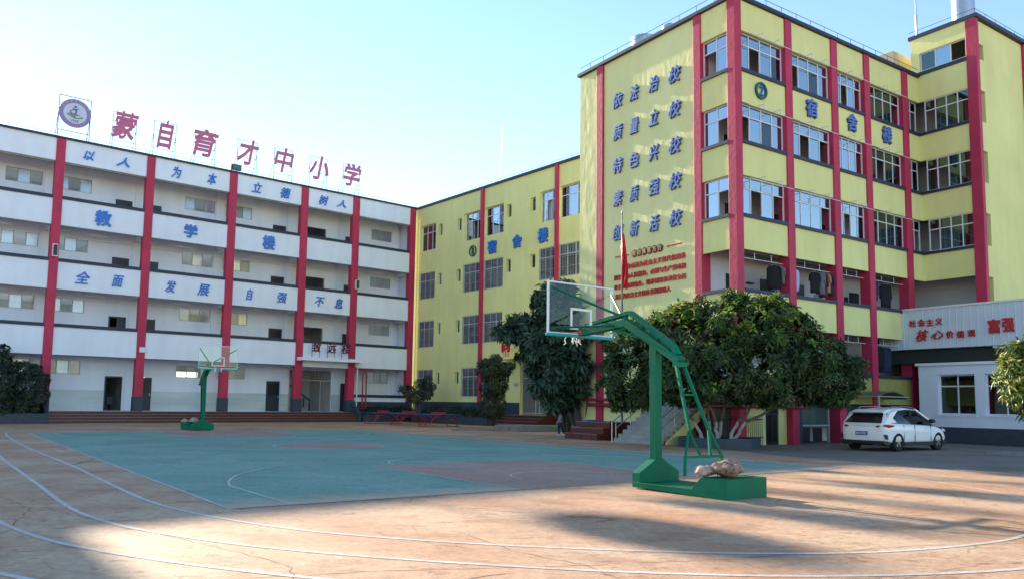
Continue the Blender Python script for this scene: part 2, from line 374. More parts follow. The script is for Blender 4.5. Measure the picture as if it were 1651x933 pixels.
# ------------------------------------------------------------------ frames of the place
PA = (-7.9968, 63.8805, 0); THA = radians(40.08)          # classroom block, x along facade, y into the building
PB = (-7.729, 64.1059, 0); THB = radians(-49.92)          # first dormitory
PC = (8.7826, 30.4703, 0); THC = radians(34.09)           # second dormitory, corner column
XC = Vector((cos(THC), sin(THC), 0)); YC = Vector((-sin(THC), cos(THC), 0))
def wc(x, y, z=0): return tuple(Vector(PC) + XC*x + YC*y + Vector((0, 0, z)))
C0 = Vector((-3.8624, 11.0906, 0)); UU = Vector((-.59055, .80700, 0)); VV = Vector((.80700, .59055, 0)); THK = radians(36.196)
def ct(s, t, z=0): return tuple(C0 + UU*s + VV*t + Vector((0, 0, z)))
THU = atan2(UU.y, UU.x)                                    # local x along the court

# ================================================================== GROUND
def groundmat(name, base, worn, dark, crack=True, fade=False, sc=1.0, rough=.8):
    m = bpy.data.materials.new(name); m.use_nodes = True; n = m.node_tree.nodes; l = m.node_tree.links; b = n['Principled BSDF']
    b.inputs['Roughness'].default_value = rough; b.inputs['Specular IOR Level'].default_value = .3
    g = n.new('ShaderNodeNewGeometry')
    def noise(s, det=8, rg=.6, vec=None, dist=0):
        q = n.new('ShaderNodeTexNoise'); q.inputs['Scale'].default_value = s; q.inputs['Detail'].default_value = det
        q.inputs['Roughness'].default_value = rg; q.inputs['Distortion'].default_value = dist; l.new(vec or g.outputs['Position'], q.inputs['Vector']); return q.outputs[0]
    def ramp(i, a, c, ca=(0, 0, 0, 1), cb=(1, 1, 1, 1)):
        r = n.new('ShaderNodeValToRGB'); r.color_ramp.elements[0].position = a; r.color_ramp.elements[1].position = c
        r.color_ramp.elements[0].color = ca; r.color_ramp.elements[1].color = cb; l.new(i, r.inputs[0]); return r.outputs[0]
    def mix(f, a, c, t='MIX'):
        x = n.new('ShaderNodeMix'); x.data_type = 'RGBA'; x.blend_type = t
        if isinstance(f, float): x.inputs[0].default_value = f
        else: l.new(f, x.inputs[0])
        for s_, v in ((6, a), (7, c)):
            if isinstance(v, tuple): x.inputs[s_].default_value = (*v, 1)
            else: l.new(v, x.inputs[s_])
        return x.outputs[2]
    mp = n.new('ShaderNodeMapping'); mp.inputs['Scale'].default_value = (.75, 1.25, 1); mp.inputs['Rotation'].default_value = (0, 0, radians(-35)); l.new(g.outputs['Position'], mp.inputs[0])
    c = mix(ramp(noise(.35*sc, 9, .62), .40, .60), base, worn)
    c = mix(ramp(noise(.9*sc, 12, .78, mp.outputs[0], .3), .52, .60), c, mix(.55, c, dark))
    fl_ = ramp(noise(3.2*sc, 12, .80, mp.outputs[0]), .565, .585); c = mix(fl_, c, mix(.8, c, dark))
    fl2 = ramp(noise(4.5*sc, 10, .80), .58, .60); c = mix(fl2, c, mix(.6, c, worn))
    fl3 = ramp(noise(14*sc, 8, .8), .62, .64); c = mix(fl3, c, mix(.5, c, (.10, .06, .05)))
    c = mix(ramp(noise(9*sc, 8, .7), .3, .75), c, mix(.5, c, (.05, .04, .04)))
    sp = mix(ramp(noise(38, 3, .5), .60, .70), c, mix(.55, c, worn)); c = sp
    spot = ramp(noise(2.6, 4, .5), .72, .76); c = mix(spot, c, mix(.55, c, (.04, .03, .03)))
    hgt = noise(30, 6, .7)
    if crack:
        ds = n.new('ShaderNodeVectorMath'); ds.operation = 'MULTIPLY_ADD'; nn = n.new('ShaderNodeTexNoise'); nn.inputs['Scale'].default_value = 1.1; nn.inputs['Detail'].default_value = 9; nn.inputs['Roughness'].default_value = .7
        l.new(g.outputs['Position'], nn.inputs['Vector']); l.new(nn.outputs[1], ds.inputs[0]); ds.inputs[1].default_value = (1.1, 1.1, 0); l.new(g.outputs['Position'], ds.inputs[2])
        v = n.new('ShaderNodeTexVoronoi'); v.feature = 'DISTANCE_TO_EDGE'; v.inputs['Scale'].default_value = .33; l.new(ds.outputs[0], v.inputs['Vector'])
        ck = ramp(v.outputs['Distance'], .0, .006, (1, 1, 1, 1), (0, 0, 0, 1))
        msk = ramp(noise(.55, 3), .50, .62); mm = n.new('ShaderNodeMath'); mm.operation = 'MULTIPLY'; l.new(ck, mm.inputs[0]); l.new(msk, mm.inputs[1])
        c = mix(mm.outputs[0], c, (.09, .045, .03))
    if fade:    # paint rubbed away along the near baseline
        dt = n.new('ShaderNodeVectorMath'); dt.operation = 'DOT_PRODUCT'; sb_ = n.new('ShaderNodeVectorMath'); sb_.operation = 'SUBTRACT'
        l.new(g.outputs['Position'], sb_.inputs[0]); sb_.inputs[1].default_value = C0; l.new(sb_.outputs[0], dt.inputs[0]); dt.inputs[1].default_value = UU
        ad = n.new('ShaderNodeMath'); ad.operation = 'MULTIPLY_ADD'; l.new(noise(1.7, 10, .75), ad.inputs[0]); ad.inputs[1].default_value = 2.4; l.new(dt.outputs['Value'], ad.inputs[2])
        mr = n.new('ShaderNodeMapRange'); mr.inputs['From Min'].default_value = 1.15; mr.inputs['From Max'].default_value = 2.3; l.new(ad.outputs[0], mr.inputs['Value'])
        c = mix(mr.outputs[0], (.56, .37, .25), c)
    l.new(c, b.inputs['Base Color'])
    bp = n.new('ShaderNodeBump'); bp.inputs['Strength'].default_value = .7; bp.inputs['Distance'].default_value = .01; l.new(hgt, bp.inputs['Height'])
    bp2 = n.new('ShaderNodeBump'); bp2.inputs['Strength'].default_value = .35; bp2.inputs['Distance'].default_value = .04; l.new(noise(1.5*sc, 10, .75, mp.outputs[0]), bp2.inputs['Height']); l.new(bp.outputs[0], bp2.inputs['Normal'])
    l.new(bp2.outputs[0], b.inputs['Normal'])
    return m
G_RED = groundmat('worn_red_concrete', (.52, .28, .155), (.63, .44, .28), (.34, .165, .09))
G_TEAL = groundmat('worn_teal_court_paint', (.20, .365, .28), (.27, .43, .34), (.12, .26, .20), crack=False, fade=True)
G_KEY = groundmat('worn_pink_court_paint', (.45, .27, .20), (.50, .34, .26), (.33, .19, .14), crack=False)
G_GREY = groundmat('grey_concrete_road', (.23, .195, .165), (.29, .25, .215), (.16, .135, .115), crack=False)
G_LINE = groundmat('worn_white_line', (.72, .70, .66), (.62, .55, .48), (.55, .46, .40), crack=False, sc=3)
G_LINE2 = groundmat('faded_white_line', (.36, .31, .29), (.42, .36, .34), (.25, .18, .16), crack=False, sc=3)

def sheet(name, pts, z, m):
    b = MB(); b.v = [(p[0], p[1], z) for p in pts]; b.f = [tuple(range(len(pts)))]
    o = struct(link(name, b, m))
    if o.data.polygons[0].normal.z < 0: o.data.flip_normals()
    return o
sheet('ground', [(-900, -900), (900, -900), (900, 900), (-900, 900)], 0, G_RED)
sheet('court_surface', [ct(0.02, 0), ct(28, 0), ct(28, 15), ct(0.02, 15)], .002, G_TEAL)
sheet('court_key', [ct(0.02, 5.05), ct(5.8, 5.05), ct(5.8, 9.95), ct(0.02, 9.95)], .004, G_KEY)
sheet('court_key', [ct(22.2, 5.05), ct(28, 5.05), ct(28, 9.95), ct(22.2, 9.95)], .004, G_KEY)
sheet('court_centre_circle', [ct(14+1.8*cos(a*pi/24), 7.5+1.8*sin(a*pi/24)) for a in range(48)], .004, G_KEY)
sheet('grey_road', [(5.6, 34.5), (8.33, 25.1), (10.4, 21.2), (12.2, 17.2), (20, 5), (60, 10), (60, 60), (20, 60)], .003, G_GREY)
def line(name, pts, w=.05, z=.006, m=None, closed=False):
    pts = [Vector(p[:2]) for p in pts]; n = len(pts); b = MB()
    for k, p in enumerate(pts):
        a = pts[(k-1) % n] if closed or k else p; c = pts[(k+1) % n] if closed or k < n-1 else p
        d = (c-a).normalized(); q = Vector((-d.y, d.x))*w/2; b.v += [(p.x-q.x, p.y-q.y, z), (p.x+q.x, p.y+q.y, z)]
    b.f = [(2*k, (2*k+2) % (2*n), (2*k+3) % (2*n), 2*k+1) for k in range(n if closed else n-1)]
    o = struct(link(name, b, m or G_LINE)); o.data.update()
    if o.data.polygons[0].normal.z < 0: o.data.flip_normals()
def smooth(pts, it=3):
    for _ in range(it):
        q = [pts[0]]
        for a, c in zip(pts, pts[1:]): q += [(.75*a[0]+.25*c[0], .75*a[1]+.25*c[1]), (.25*a[0]+.75*c[0], .25*a[1]+.75*c[1])]
        pts = q + [pts[-1]]
    return pts
line('court_sideline', [ct(0, 0), ct(28, 0)]); line('court_sideline', [ct(0, 15), ct(28, 15)], z=.0061)
line('court_baseline', [ct(0, 0.03), ct(0, 14.97)], z=.0063, m=G_LINE2); line('court_baseline', [ct(28, .03), ct(28, 14.97)], z=.0063)
line('court_halfway_line', [ct(14, .03), ct(14, 14.97)], z=.0059, m=G_LINE2)
line('court_centre_ring', [ct(14+1.8*cos(a*pi/32), 7.5+1.8*sin(a*pi/32)) for a in range(64)], z=.0067, closed=True)
for sgn, s0 in ((1, 0), (-1, 28)):
    line('court_key_line', [ct(s0+sgn*.03, 5.05), ct(s0+sgn*5.8, 5.05), ct(s0+sgn*5.8, 9.95), ct(s0+sgn*.03, 9.95)], z=.0069)
    line('court_free_throw_arc', [ct(s0+sgn*(5.83+1.8*sin(a*pi/32)), 7.5-1.8*cos(a*pi/32)) for a in range(1, 32)], z=.0072)
    line('court_no_charge_arc', [ct(s0+sgn*(1.575+1.25*sin(a*pi/24)), 7.5-1.25*cos(a*pi/24)) for a in range(25)], w=.045, z=.0075)
    th = math.acos(6.6/6.75)
    line('court_three_point_line', [ct(s0+sgn*.03, .9)] + [ct(s0+sgn*(1.575+6.75*sin(a)), 7.5-6.75*cos(a)) for a in [th+(pi-2*th)*k/48 for k in range(49)]] + [ct(s0+sgn*.03, 14.1)], z=.0078)
L1 = [(-21.0, 36.4), (-21.49, 35.43), (-21.56, 34.35), (-20.59, 32.4), (-15.54, 25.32), (-12.25, 21.01), (-9.86, 17.97), (-7.3, 14.46), (-6.1, 12.84), (-5.18, 11.64), (-4.22, 10.67), (-3.15, 9.83), (-2.1, 9.2), (-.72, 8.73), (.4, 8.48), (1.78, 8.3), (2.95, 8.30), (4.09, 8.50), (5.46, 9.14), (6.16, 9.64), (7.5, 10.95), (8.4, 12.4), (8.88, 14.0), (9.01, 15.87), (8.6, 17.6), (7.2, 19.9), (-1, 31.0), (-9, 42)]
L2 = [(-17.7, 27.0), (-12.72, 19.93), (-10.62, 17.13), (-9.15, 15.18), (-7.8, 13.39), (-6.76, 11.97), (-5.8, 10.72), (-5.02, 9.91), (-4.31, 9.29), (-3.05, 8.52), (-2.11, 8.1), (-1.04, 7.75), (.35, 7.41), (1.4, 7.26), (2.55, 7.21), (3.69, 7.35), (4.89, 7.67), (6.2, 8.3), (8.0, 9.7), (9.4, 11.6), (10.2, 13.9), (10.3, 16.1), (9.8, 18.0), (8.2, 20.6), (0, 31.8), (-8, 42.8)]
L3 = [(-18.5, 25.8), (-8.9, 12.9), (-6.9, 10.5), (-6.07, 9.61), (-5.1, 8.70), (-4.44, 8.21), (-3.56, 7.7), (-2.58, 7.23), (-1.63, 6.87), (-.3, 6.5), (1.2, 6.2), (3.0, 6.15), (5.0, 6.5), (7.4, 7.5), (9.6, 9.4), (11.2, 12.0), (11.6, 14.9), (11.4, 17.0), (10.9, 18.6), (9.2, 21.3), (1, 32.6), (-7, 43.5)]
L4 = [(-7.0, 9.0), (-5.6, 7.75), (-4.32, 6.88), (-3.4, 6.42), (-1.8, 5.8), (1, 5.2), (4, 5.2), (7.4, 6.2), (10.6, 8.4), (12.6, 11.8), (12.9, 15.0), (12.6, 18)]
for L in (L1, L2, L3, L4): line('running_lane_line', smooth(L), w=.075, z=.004)
def crackline(pts, seed, w=.016):
    w *= .7
    r = random.Random(seed); q = []
    for a, c_ in zip(pts, pts[1:]):
        n_ = max(3, int(hypot(c_[0]-a[0], c_[1]-a[1])/.12))
        for k in range(n_): t = k/n_; q.append((a[0]+(c_[0]-a[0])*t+r.uniform(-.022, .022), a[1]+(c_[1]-a[1])*t+r.uniform(-.022, .022)))
    n_ = len(q); b = MB()
    for k, p in enumerate(q):
        a = Vector(q[max(0, k-1)]); c_ = Vector(q[min(n_-1, k+1)]); d = (c_-a).normalized(); ww = w*r.uniform(.25, 1.1)*(1 if 0 < k < n_-1 else .1)/2
        b.v += [(p[0]-d.y*-ww, p[1]-d.x*ww, .003), (p[0]+d.y*-ww, p[1]+d.x*ww, .003)]
    b.f = [(2*k, 2*k+1, 2*k+3, 2*k+2) for k in range(n_-1)]
    struct(link('ground_crack', b, mat('crack_dirt', (.10, .05, .035), .9)))
crackline([(-3.6, 6.4), (-1.2, 7.2), (.6, 7.55), (2.2, 8.0), (4.5, 8.9), (7.5, 9.4)], 1)
crackline([(-.6, 9.4), (.1, 8.2), (.7, 7.6), (1.0, 6.9), (1.9, 6.3)], 2, .013)
crackline([(-1.0, 6.4), (-.3, 7.0), (.2, 7.3)], 3, .02)
crackline([(-2.2, 10.2), (-.4, 9.3), (1.4, 9.9), (3.4, 10.9)], 4, .010)
crackline([(-6.4, 11.0), (-3.4, 8.6), (-2.0, 7.4), (-1.6, 6.2)], 5, .012)
crackline([(2.6, 5.6), (3.2, 7.0), (4.6, 7.9), (6.8, 8.3)], 6, .012)
crackline([(-9, 13.5), (-6.5, 10.9), (-5.6, 9.0), (-5.5, 7.5)], 7, .014)
crackline([(5.5, 11.5), (7.2, 12.6), (8.0, 14.5)], 8, .012)
for off in (5.2,): line('running_lane_line', [ct(8, 15+off), ct(31, 15+off)], w=.05, z=.004, m=G_LINE2)

# ================================================================== CLASSROOM BLOCK (white, left)
A = thing('classroom_building', 'long white four-storey classroom block with red columns and blue lettering at left', 'building', PA, THA)
FL = [.7, 4.62, 8.52, 12.41]
BANDS = [(4.07, 5.95), (8.04, 9.90), (11.95, 13.75)]
COLS = [(-31.4, -30.9), (-26.1, -25.6), (-20.87, -20.36), (-15.42, -14.88), (-10.06, -9.5), (-5.77, -5.2), (-.52, 0)]
XL = -37.0
holesA = []; winA = []; doorA = []
for f, z in enumerate(FL):
    zt = z + 3.2; zb = z + 2.28
    if f == 3: zb = z + 2.3
    W_ = [(-35.5, -33.4, 3), (-30.8, -28.9, 3), (-28.35, -26.35, 3), (-25.55, -23.55, 3), (-17.64, -15.53, 3), (-14.8, -12.82, 3), (-2.75, -.82, 3), (.05, .9, 2)]
    for a, b_, n_ in W_:
        if a < 0: holesA.append((a, b_, zb, zt)); winA.append((a, b_, zb, zt, f))
    for a in (-32.5, -22.08, -20.22, -11.18, -5.12):
        holesA.append((a, a+1.05, z, z+2.23)); doorA.append((a, z, f))
    if f == 0: holesA.append((-9.4, -5.92, z, 3.95))
    else: holesA.append((-9.2, -6.8, z, z+2.52))
link('back_wall', holed_wall(XL, .2, .0, 17.3, holesA, 2.4, 2.6), WHITE, A)
b = MB()
for f, z in enumerate(FL):
    b.box(XL, 0.2, .24 if f else .02, 12, z-.16 if f else 0, z)
b.box(XL, .2, .24, 12, 17.1, 17.3)
link('floor_slab', b, WHITE, A)
rh = [(x, x+2.6, z+.9, z+3.0) for z in FL for x in (-35, -29.6, -26.2, -19.6, -15.6, -4.4)]
rh += [(-8.7, -7.0, z+1.2, z+2.8) for z in FL]
link('rear_wall', holed_wall(XL, .2, 0, 17.3, rh, 11.8, 12.0), ROOMW, A)
b = MB()
for x in (-31.2, -22.6, -20.65, -11.9, -9.65, -5.4): b.box(x, x+.16, 2.62, 11.78, .7, 17.1)
link('partition_wall', b, CREAM, A)
bx('end_wall', (XL, XL+.2, .1, 12, 0, 17.3), WHITE, A); bx('end_wall', (.0, .2, .3, 11.7, 0, 17.28), WHITE, A)
# bands, copings, columns
ext = list(zip(COLS, COLS[1:])); segs = [(XL, COLS[0][0])] + [(a[1], c[0]) for a, c in ext]
for x0, x1 in segs:
    for z0, z1 in BANDS:
        bx('balcony_panel', (x0, x1, .09, .22, z0, z1-.2), WHITE, A)
        bx('balcony_coping', (x0+.002, x1-.002, .02, .29, z1-.2, z1), CAPM, A)
        bx('edge_beam', (x0+.004, x1-.004, .112, .22, z0-.06, z0-.004), DOORM if z0 < 5 else CONC, A)
    bx('parapet_panel', (x0, x1, .09, .22, 15.9, 17.3), WHITE, A)
    bx('parapet_beam', (x0+.004, x1-.004, .224, .44, 15.82, 16.1), CONCL, A)
bx('roof_coping', (XL, .15, -.06, .36, 17.302, 17.42), CAPM, A)
bx('roof_coping', (XL, .15, 11.7, 12.1, 17.302, 17.42), CAPM, A)
for x0, x1 in COLS:
    bx('column', (x0, x1, 0, .5, 1.62, 17.29), RED, A, bevel=.015)
    bx('column_base', (x0-.03, x1+.03, -.03, .53, .7 if x0 < -1 else 0, 1.62), PLIN, A, bevel=.01)
    for z in FL[1:] + [17.3]: bx('beam', (x0+.1, x1-.1, .504, 2.395, z-.55, z-.165 if z < 17 else 17.09), WHITE, A)
for x in (-31.6, -26.25, -20.88, -15.48, -10.08, -5.85, -.74):
    bx('pilaster', (x, x+.55, 2.28, 2.397, .72, 17.08), WHITE, A)
# tile wainscot, doors, windows, lamps
xs = [(-37, -32.52), (-31.4, -22.1), (-20.2+1.05, -11.2), (-10.1, -9.42), (-5.9, -5.14)]
b = MB()
for a, c in xs:
    for k in range(4):
        x = a
        while x < c-.02: b.box(x+.004, min(x+.6, c)-.004, 2.268 if any(q < x+.3 < q+.55 for q in (-26.25,-15.48,-10.08,-5.85)) else 2.385, 2.398, .73+k*.32, .73+k*.32+.312); x += .6
stuff(link('wall_tiles', b, TILE, A))
for x, z, f in doorA:
    if f == 0 and x == -22.08:   # open doorway with a desk seen inside
        d = link('door_frame', MB().box(x, x+.09, 2.36, 2.48, z, z+2.23).box(x+.96, x+1.05, 2.36, 2.48, z, z+2.23).box(x+.09, x+.96, 2.36, 2.48, z+2.13, z+2.23), DOORM, A)
        continue
    if f == 1 and x == -22.08:
        d = link('door', MB().box(x, x+.09, 2.36, 2.48, z, z+2.23).box(x+.96, x+1.05, 2.36, 2.48, z, z+2.23).box(x+.09, x+.96, 2.36, 2.48, z+2.13, z+2.23).box(x+.5, x+.96, 2.40, 2.44, z, z+2.13), DOORM, A); continue
    d = bx('door', (x+.02, x+1.03, 2.38, 2.44, z+.01, z+2.21), DOORM, A)
    bx('door_panel', (x+.14, x+.91, 2.368, 2.382, z+1.2, z+2.05), DOORD, d)
    bx('door_handle', (x+.90, x+.94, 2.33, 2.385, z+1.0, z+1.18), STEEL, d)
for a, c, zb, zt, f in winA:
    fr = window(A, a, c, zb, zt, 2.44, cols=3, fm=FRAMEG, panes=[GL_A, GL_DIM, GL_A] if (int(a*3)+f) % 2 else [GL_DIM, GL_A, GL_DIM], t=.045)
for f, z in enumerate(FL):
    zc_ = (FL+[17.26])[f+1]-.17
    for x0, x1 in segs: link('tube_lamp', cached('tl', lambda: (lambda m_: (m_.materials.append(LAMPW), m_)[1])(MB().box(-.6, .6, -.03, .03, -.45, -.40).box(-.02, .02, -.01, .01, -.40, -.001).mesh('tube_lamp'))), None, A, loc=((x0+x1)/2, 1.28, zc_))
b = MB()
for f, z in enumerate(FL):
    zc_ = (FL+[17.26])[f+1]-.17
    b.box(XL, -.1, 2.2, 2.275, zc_-.62, zc_-.56)
link('cable_trunking', b, WHITE, A)
# classrooms: blackboard wall colour, desks
for x0, x1 in ((-30.9, -22.7), (-20.4, -12), (-5.2, -.2)):
    for z in FL:
        b = MB().box(x0+1, x1-1, 11.0, 11.5, z+.7, z+.74)
        for k in range(5): b.box(x0+1+k*(x1-x0-2)/4-.03, x0+1+k*(x1-x0-2)/4+.03, 11.1, 11.4, z, z+.7)
        link('desk_row', b, WOOD, A)
desk = bx('desk', (-22.0, -21.35, 3.4, 3.9, 1.38, 1.44), CONCL, A)
link('desk_leg', MB().box(-21.98, -21.93, 3.42, 3.88, .7, 1.38).box(-21.42, -21.37, 3.42, 3.88, .7, 1.38), DARKM, desk)
ch = link('chair', MB().box(-21.75, -21.4, 3.0, 3.35, 1.1, 1.14).box(-21.75, -21.4, 2.97, 3.01, 1.14, 1.6).box(-21.75, -21.71, 2.98, 3.02, .7, 1.1).box(-21.44, -21.40, 2.98, 3.02, .7, 1.1).box(-21.75, -21.71, 3.3, 3.34, .7, 1.1), DARKM, A)
# stair hall seen through the entrance
st = MB()
for k in range(12): st.box(-9.3, -6.35-k*.24, 5.2, 6.6, .7+k*.165, .7+(k+1)*.165)
link('stair_flight', st, CONCL, A)
b = MB()
for k in range(12): b.box(-6.42-k*.24, -6.35-k*.24, 5.10, 5.19, .7+k*.165, .7+(k+1)*.165+.55) if k % 2 == 0 else None
b.beam((-6.3, 5.14, 1.5), (-9.2, 5.14, 3.5), .06, .1)
link('stair_railing', b, DOORM, A)
bx('stair_back_wall', (-9.4, -5.4, 7.2, 7.3, .7, 17.0), CREAM, A)
g = MB()
for k in range(14): g.box(-9.36+k*.26, -9.34+k*.26, 2.42, 2.44, 3.1, 3.93)
g.box(-9.4, -5.92, 2.41, 2.46, 3.04, 3.10)
for x in (-9.36, -8.5, -6.85, -5.98): g.box(x, x+.05, 2.41, 2.46, .7, 3.04)
link('entrance_grille', g, FRAMEG, A)
bx('notice_board', (-6.75, -6.35, 7.12, 7.19, 1.6, 3.0), DARKM, A)
# entrance canopy and its characters
can = bx('entrance_canopy', (-9.95, -5.0, -.9, .085, 4.42, 4.66), WHITE, A)
bx('canopy_soffit', (-9.5, -5.77, .09, .15, 4.0, 4.07), WHITE, can)
for x, t, in ((-8.73, '致'), (-7.51, '远'), (-6.33, '楼')):
    c_ = put_text('canopy_character', t, DKRED, A, x, -.60, 5.43, .72, .78, off=.02, shear=.15)
    link('character_frame', MB().box(x-.33, x-.30, -.54, -.51, 4.66, 5.75).box(x+.25, x+.28, -.54, -.51, 4.66, 5.75).box(x-.33, x+.28, -.54, -.51, 5.72, 5.75).box(x-.33, x+.28, -.54, -.51, 5.1, 5.12), DARKM, A)
# pipes beside the entrance
link('drain_pipe', MB().tube((-5.05, -.12, .6), (-5.05, -.12, 4.4), .05).tube((-5.05, -.12, 4.4), (-5.05, .05, 4.5), .05), PVC, A, smooth=False)
link('fire_pipe', MB().tube((-4.55, -.1, 1.0), (-4.55, -.1, 3.9), .06).tube((-4.25, -.1, 1.0), (-4.25, -.1, 3.75), .06).tube((-5.1, -.1, 3.98), (-3.7, -.1, 3.98), .07).tube((-4.9, -.1, 1.0), (-3.9, -.1, 1.0), .05), PIPER, A)
# low wall of the last bay and plinths
bx('low_wall', (-5.2, -.52, .09, .22, 1.5, 1.83), WHITE, A); bx('low_wall_coping', (-5.198, -.522, .02, .29, 1.83, 2.04), CAPM, A)
bx('plinth', (-5.17, -.55, .06, .24, 0, 1.5), PLIN, A)
bx('plinth', (-37, -26.13, .06, .24, 0, 1.5), PLIN, A)
bx('low_wall', (-30.9, -26.1, .09, .22, 1.5, 1.83), WHITE, A)
# steps
for k in range(4):
    stp = bx('step', (-25.85+.03*k, -5.45, -1.2+.3*k, -.9+.3*k if k < 3 else .02, 0, .175*(k+1)), STEPM, A)
    bx('step_edge', (-25.82+.03*k, -5.45, -1.206+.3*k, -1.17+.3*k, .175*(k+1)-.03, .175*(k+1)+.003), STEPE, stp)
link('stair_coping', MB().prism([(-1.25, 0), (-1.25, .62), (-.2, 1.35), (.0, 1.35), (.0, 0)], 'x', -5.44, -5.24), PLIN, A)
# wall lettering
def rowA(chars, z, sh, off=.015, y=.045, ext=.07, m=BLUEL):
    for t, x, w, h in chars: put_text('wall_character', t, m, A, x, y, z, w, h, off=off, shear=sh, ext=ext)
rowA([('以', -24.30, .63, .6), ('人', -22.32, .80, .62), ('为', -19.01, .64, .78), ('本', -16.66, .62, .85), ('立', -13.47, .75, .74), ('德', -11.31, .80, .80), ('树', -8.28, .77, .76), ('人', -6.79, .8, .62)], 16.56, .25)
rowA([('教', -23.26, .94, 1.0), ('学', -17.89, .88, .92), ('楼', -12.42, .92, 1.02)], 12.73, 0, off=.034, ext=.1)
rowA([('全', -24.21, .83, .78), ('面', -22.20, .68, .74), ('发', -19.0, .68, .80), ('展', -16.85, .82, .80), ('自', -13.67, .46, .80), ('强', -11.27, .73, .74), ('不', -8.30, .77, .70), ('息', -6.76, .68, .80)], 8.87, .22)
# small fittings
sp = bx('loudspeaker', (-25.98, -25.7, -.26, -.01, 9.95, 10.7), FRAMEW, A); bx('speaker_grille', (-25.95, -25.73, -.27, -.258, 10.0, 10.65), DARKM, sp)
sp = bx('loudspeaker', (-5.45, -5.2, -.26, -.01, 10.1, 10.8), FRAMEW, A); bx('speaker_grille', (-5.43, -5.22, -.27, -.258, 10.14, 10.76), DARKM, sp)
bx('junction_box', (-20.72, -20.38, -.12, -.01, 4.45, 4.78), FRAMEW, A)
ac = bx('air_conditioner', (-16.0, -15.7, 2.15, 2.36, 3.0, 3.75), LAMPW, A)
# roof block out of view, added to cast the near-left ground shadow
rs = link('roof_shadow_block', holed_wall(-37, -30.7, 17.42, 21.6, [(-34.6, -33.2, 19.0, 20.3)], .2, .4), WHITE, A)
link('shadow_block_wall', MB().box(-30.9, -30.7, .402, 7, 17.42, 21.6).box(-37, -36.8, .402, 7, 17.42, 21.6).box(-36.8, -30.9, 6.8, 7, 17.42, 21.6), WHITE, rs)
bx('shadow_block_roof', (-37.2, -30.5, 0, 7.2, 21.602, 21.8), CAPM, rs)
# lightning wire on short pins along the parapet
b = MB(); b.tube((-37, .1, 17.62), (0, .1, 17.62), .012, 5)
for k in range(38): b.tube((-37+k, .1, 17.42), (-37+k, .1, 17.62), .01, 4)
link('lightning_wire', b, DARKM, A)

# rooftop characters on angle-iron frames, each a thing of its own
def wA(x, y, z=0): c, s_ = cos(THA), sin(THA); return (PA[0]+x*c-y*s_, PA[1]+x*s_+y*c, z)
RT = [('蒙', -22.30, 1.60, 1.86, 'first'), ('自', -19.82, 1.06, 2.0, 'second'), ('育', -17.17, 1.75, 1.95, 'third'), ('才', -14.20, 1.59, 1.9, 'fourth'), ('中', -11.50, 1.55, 1.88, 'fifth'), ('小', -8.71, 1.59, 1.88, 'sixth'), ('学', -5.91, 1.60, 1.83, 'last')]
for t, x, w, h, o_ in RT:
    T = thing('rooftop_character', f'plum rooftop character {t} on a thin iron frame, {o_} of the seven after the round emblem', 'sign letter', wA(x, .15, 17.42), THA, 'plum characters standing on the classroom roof')
    put_text('character', t, PURP, T, 0, 0, 1.58, w, h, off=.028, shear=.2, ext=.10)
    b = MB()
    for sx in (-.7, .7):
        b.box(sx-.014, sx+.014, .10, .13, 0, 2.42); b.beam((sx, .12, 1.6), (sx, 1.0, 0), .025, .025)
    for z in (.55, 1.2, 1.8, 2.40): b.box(-.7, .7, .101, .129, z-.013, z+.013)
    link('frame', b, RUSTY, T)
E_ = thing('school_emblem', 'round plum and white emblem with an open book on the roof edge', 'emblem', wA(-25.2, .15, 17.42), THA)
b = MB(); 
def disc(r0, r1, y0, y1, z, n=40):
    b = MB(); i = 0
    for R, y in ((r0, y0), (r1, y0), (r1, y1), (r0, y1)):
        for k in range(n): b.v.append((R*cos(2*pi*k/n), y, z+R*sin(2*pi*k/n)))
    for q in range(4):
        for k in range(n): b.f.append((q*n+k, q*n+(k+1) % n, ((q+1) % 4)*n+(k+1) % n, ((q+1) % 4)*n+k))
    return b
def fdisc(r, y0, y1, z, x=0, n=32):
    return MB().prism([(x+r*cos(2*pi*k/n), z+r*sin(2*pi*k/n)) for k in range(n)], 'y', y0, y1)
link('rim', disc(.66, .90, -.02, .08, 1.66), mat('plum_rim', (.30, .20, .42), .5), E_)
link('face', fdisc(.66, .0, .07, 1.66), mat('pale_emblem_face', (.55, .60, .72), .5), E_)
link('figure_head', fdisc(.075, -.02, -.001, 2.06, .0), mat('emblem_teal', (.0, .16, .33), .5), E_)
b = MB()
for s_ in (1,): b.path([(-.16, -.012, 1.98), (-.08, -.012, 1.88), (.06, -.012, 1.90), (.2, -.012, 1.99)], [.02, .035, .035, .015]); b.path([(.02, -.012, 1.9), (.06, -.012, 1.75), (-.02, -.012, 1.6), (.0, -.012, 1.42)], [.05, .04, .035, .01])
link('figure_body', b, MATS['emblem_teal'], E_)
link('ribbon', MB().path([(-.1, -.014, 1.88), (-.28, -.014, 1.76), (-.22, -.014, 1.62), (.1, -.014, 1.56), (.28, -.014, 1.6)], [.015, .04, .045, .04, .01]), mat('emblem_red', (.55, .12, .16), .5), E_)
link('book', MB().prism([(-.46, 1.6), (-.44, 1.52), (0, 1.32), (0, 1.38)], 'y', -.02, -.001).prism([(.46, 1.5), (.44, 1.42), (0.01, 1.32), (0.01, 1.38), (.2, 1.42)], 'y', -.02, -.001).prism([(-.36, 1.66), (-.34, 1.60), (0, 1.40), (0, 1.45)], 'y', -.018, -.002), mat('emblem_green', (.0, .26, .18), .5), E_)
put_text('emblem_year', '1998', MATS['plum_rim'], E_, 0, -.01, 1.17, .42, .15, ext=.015)
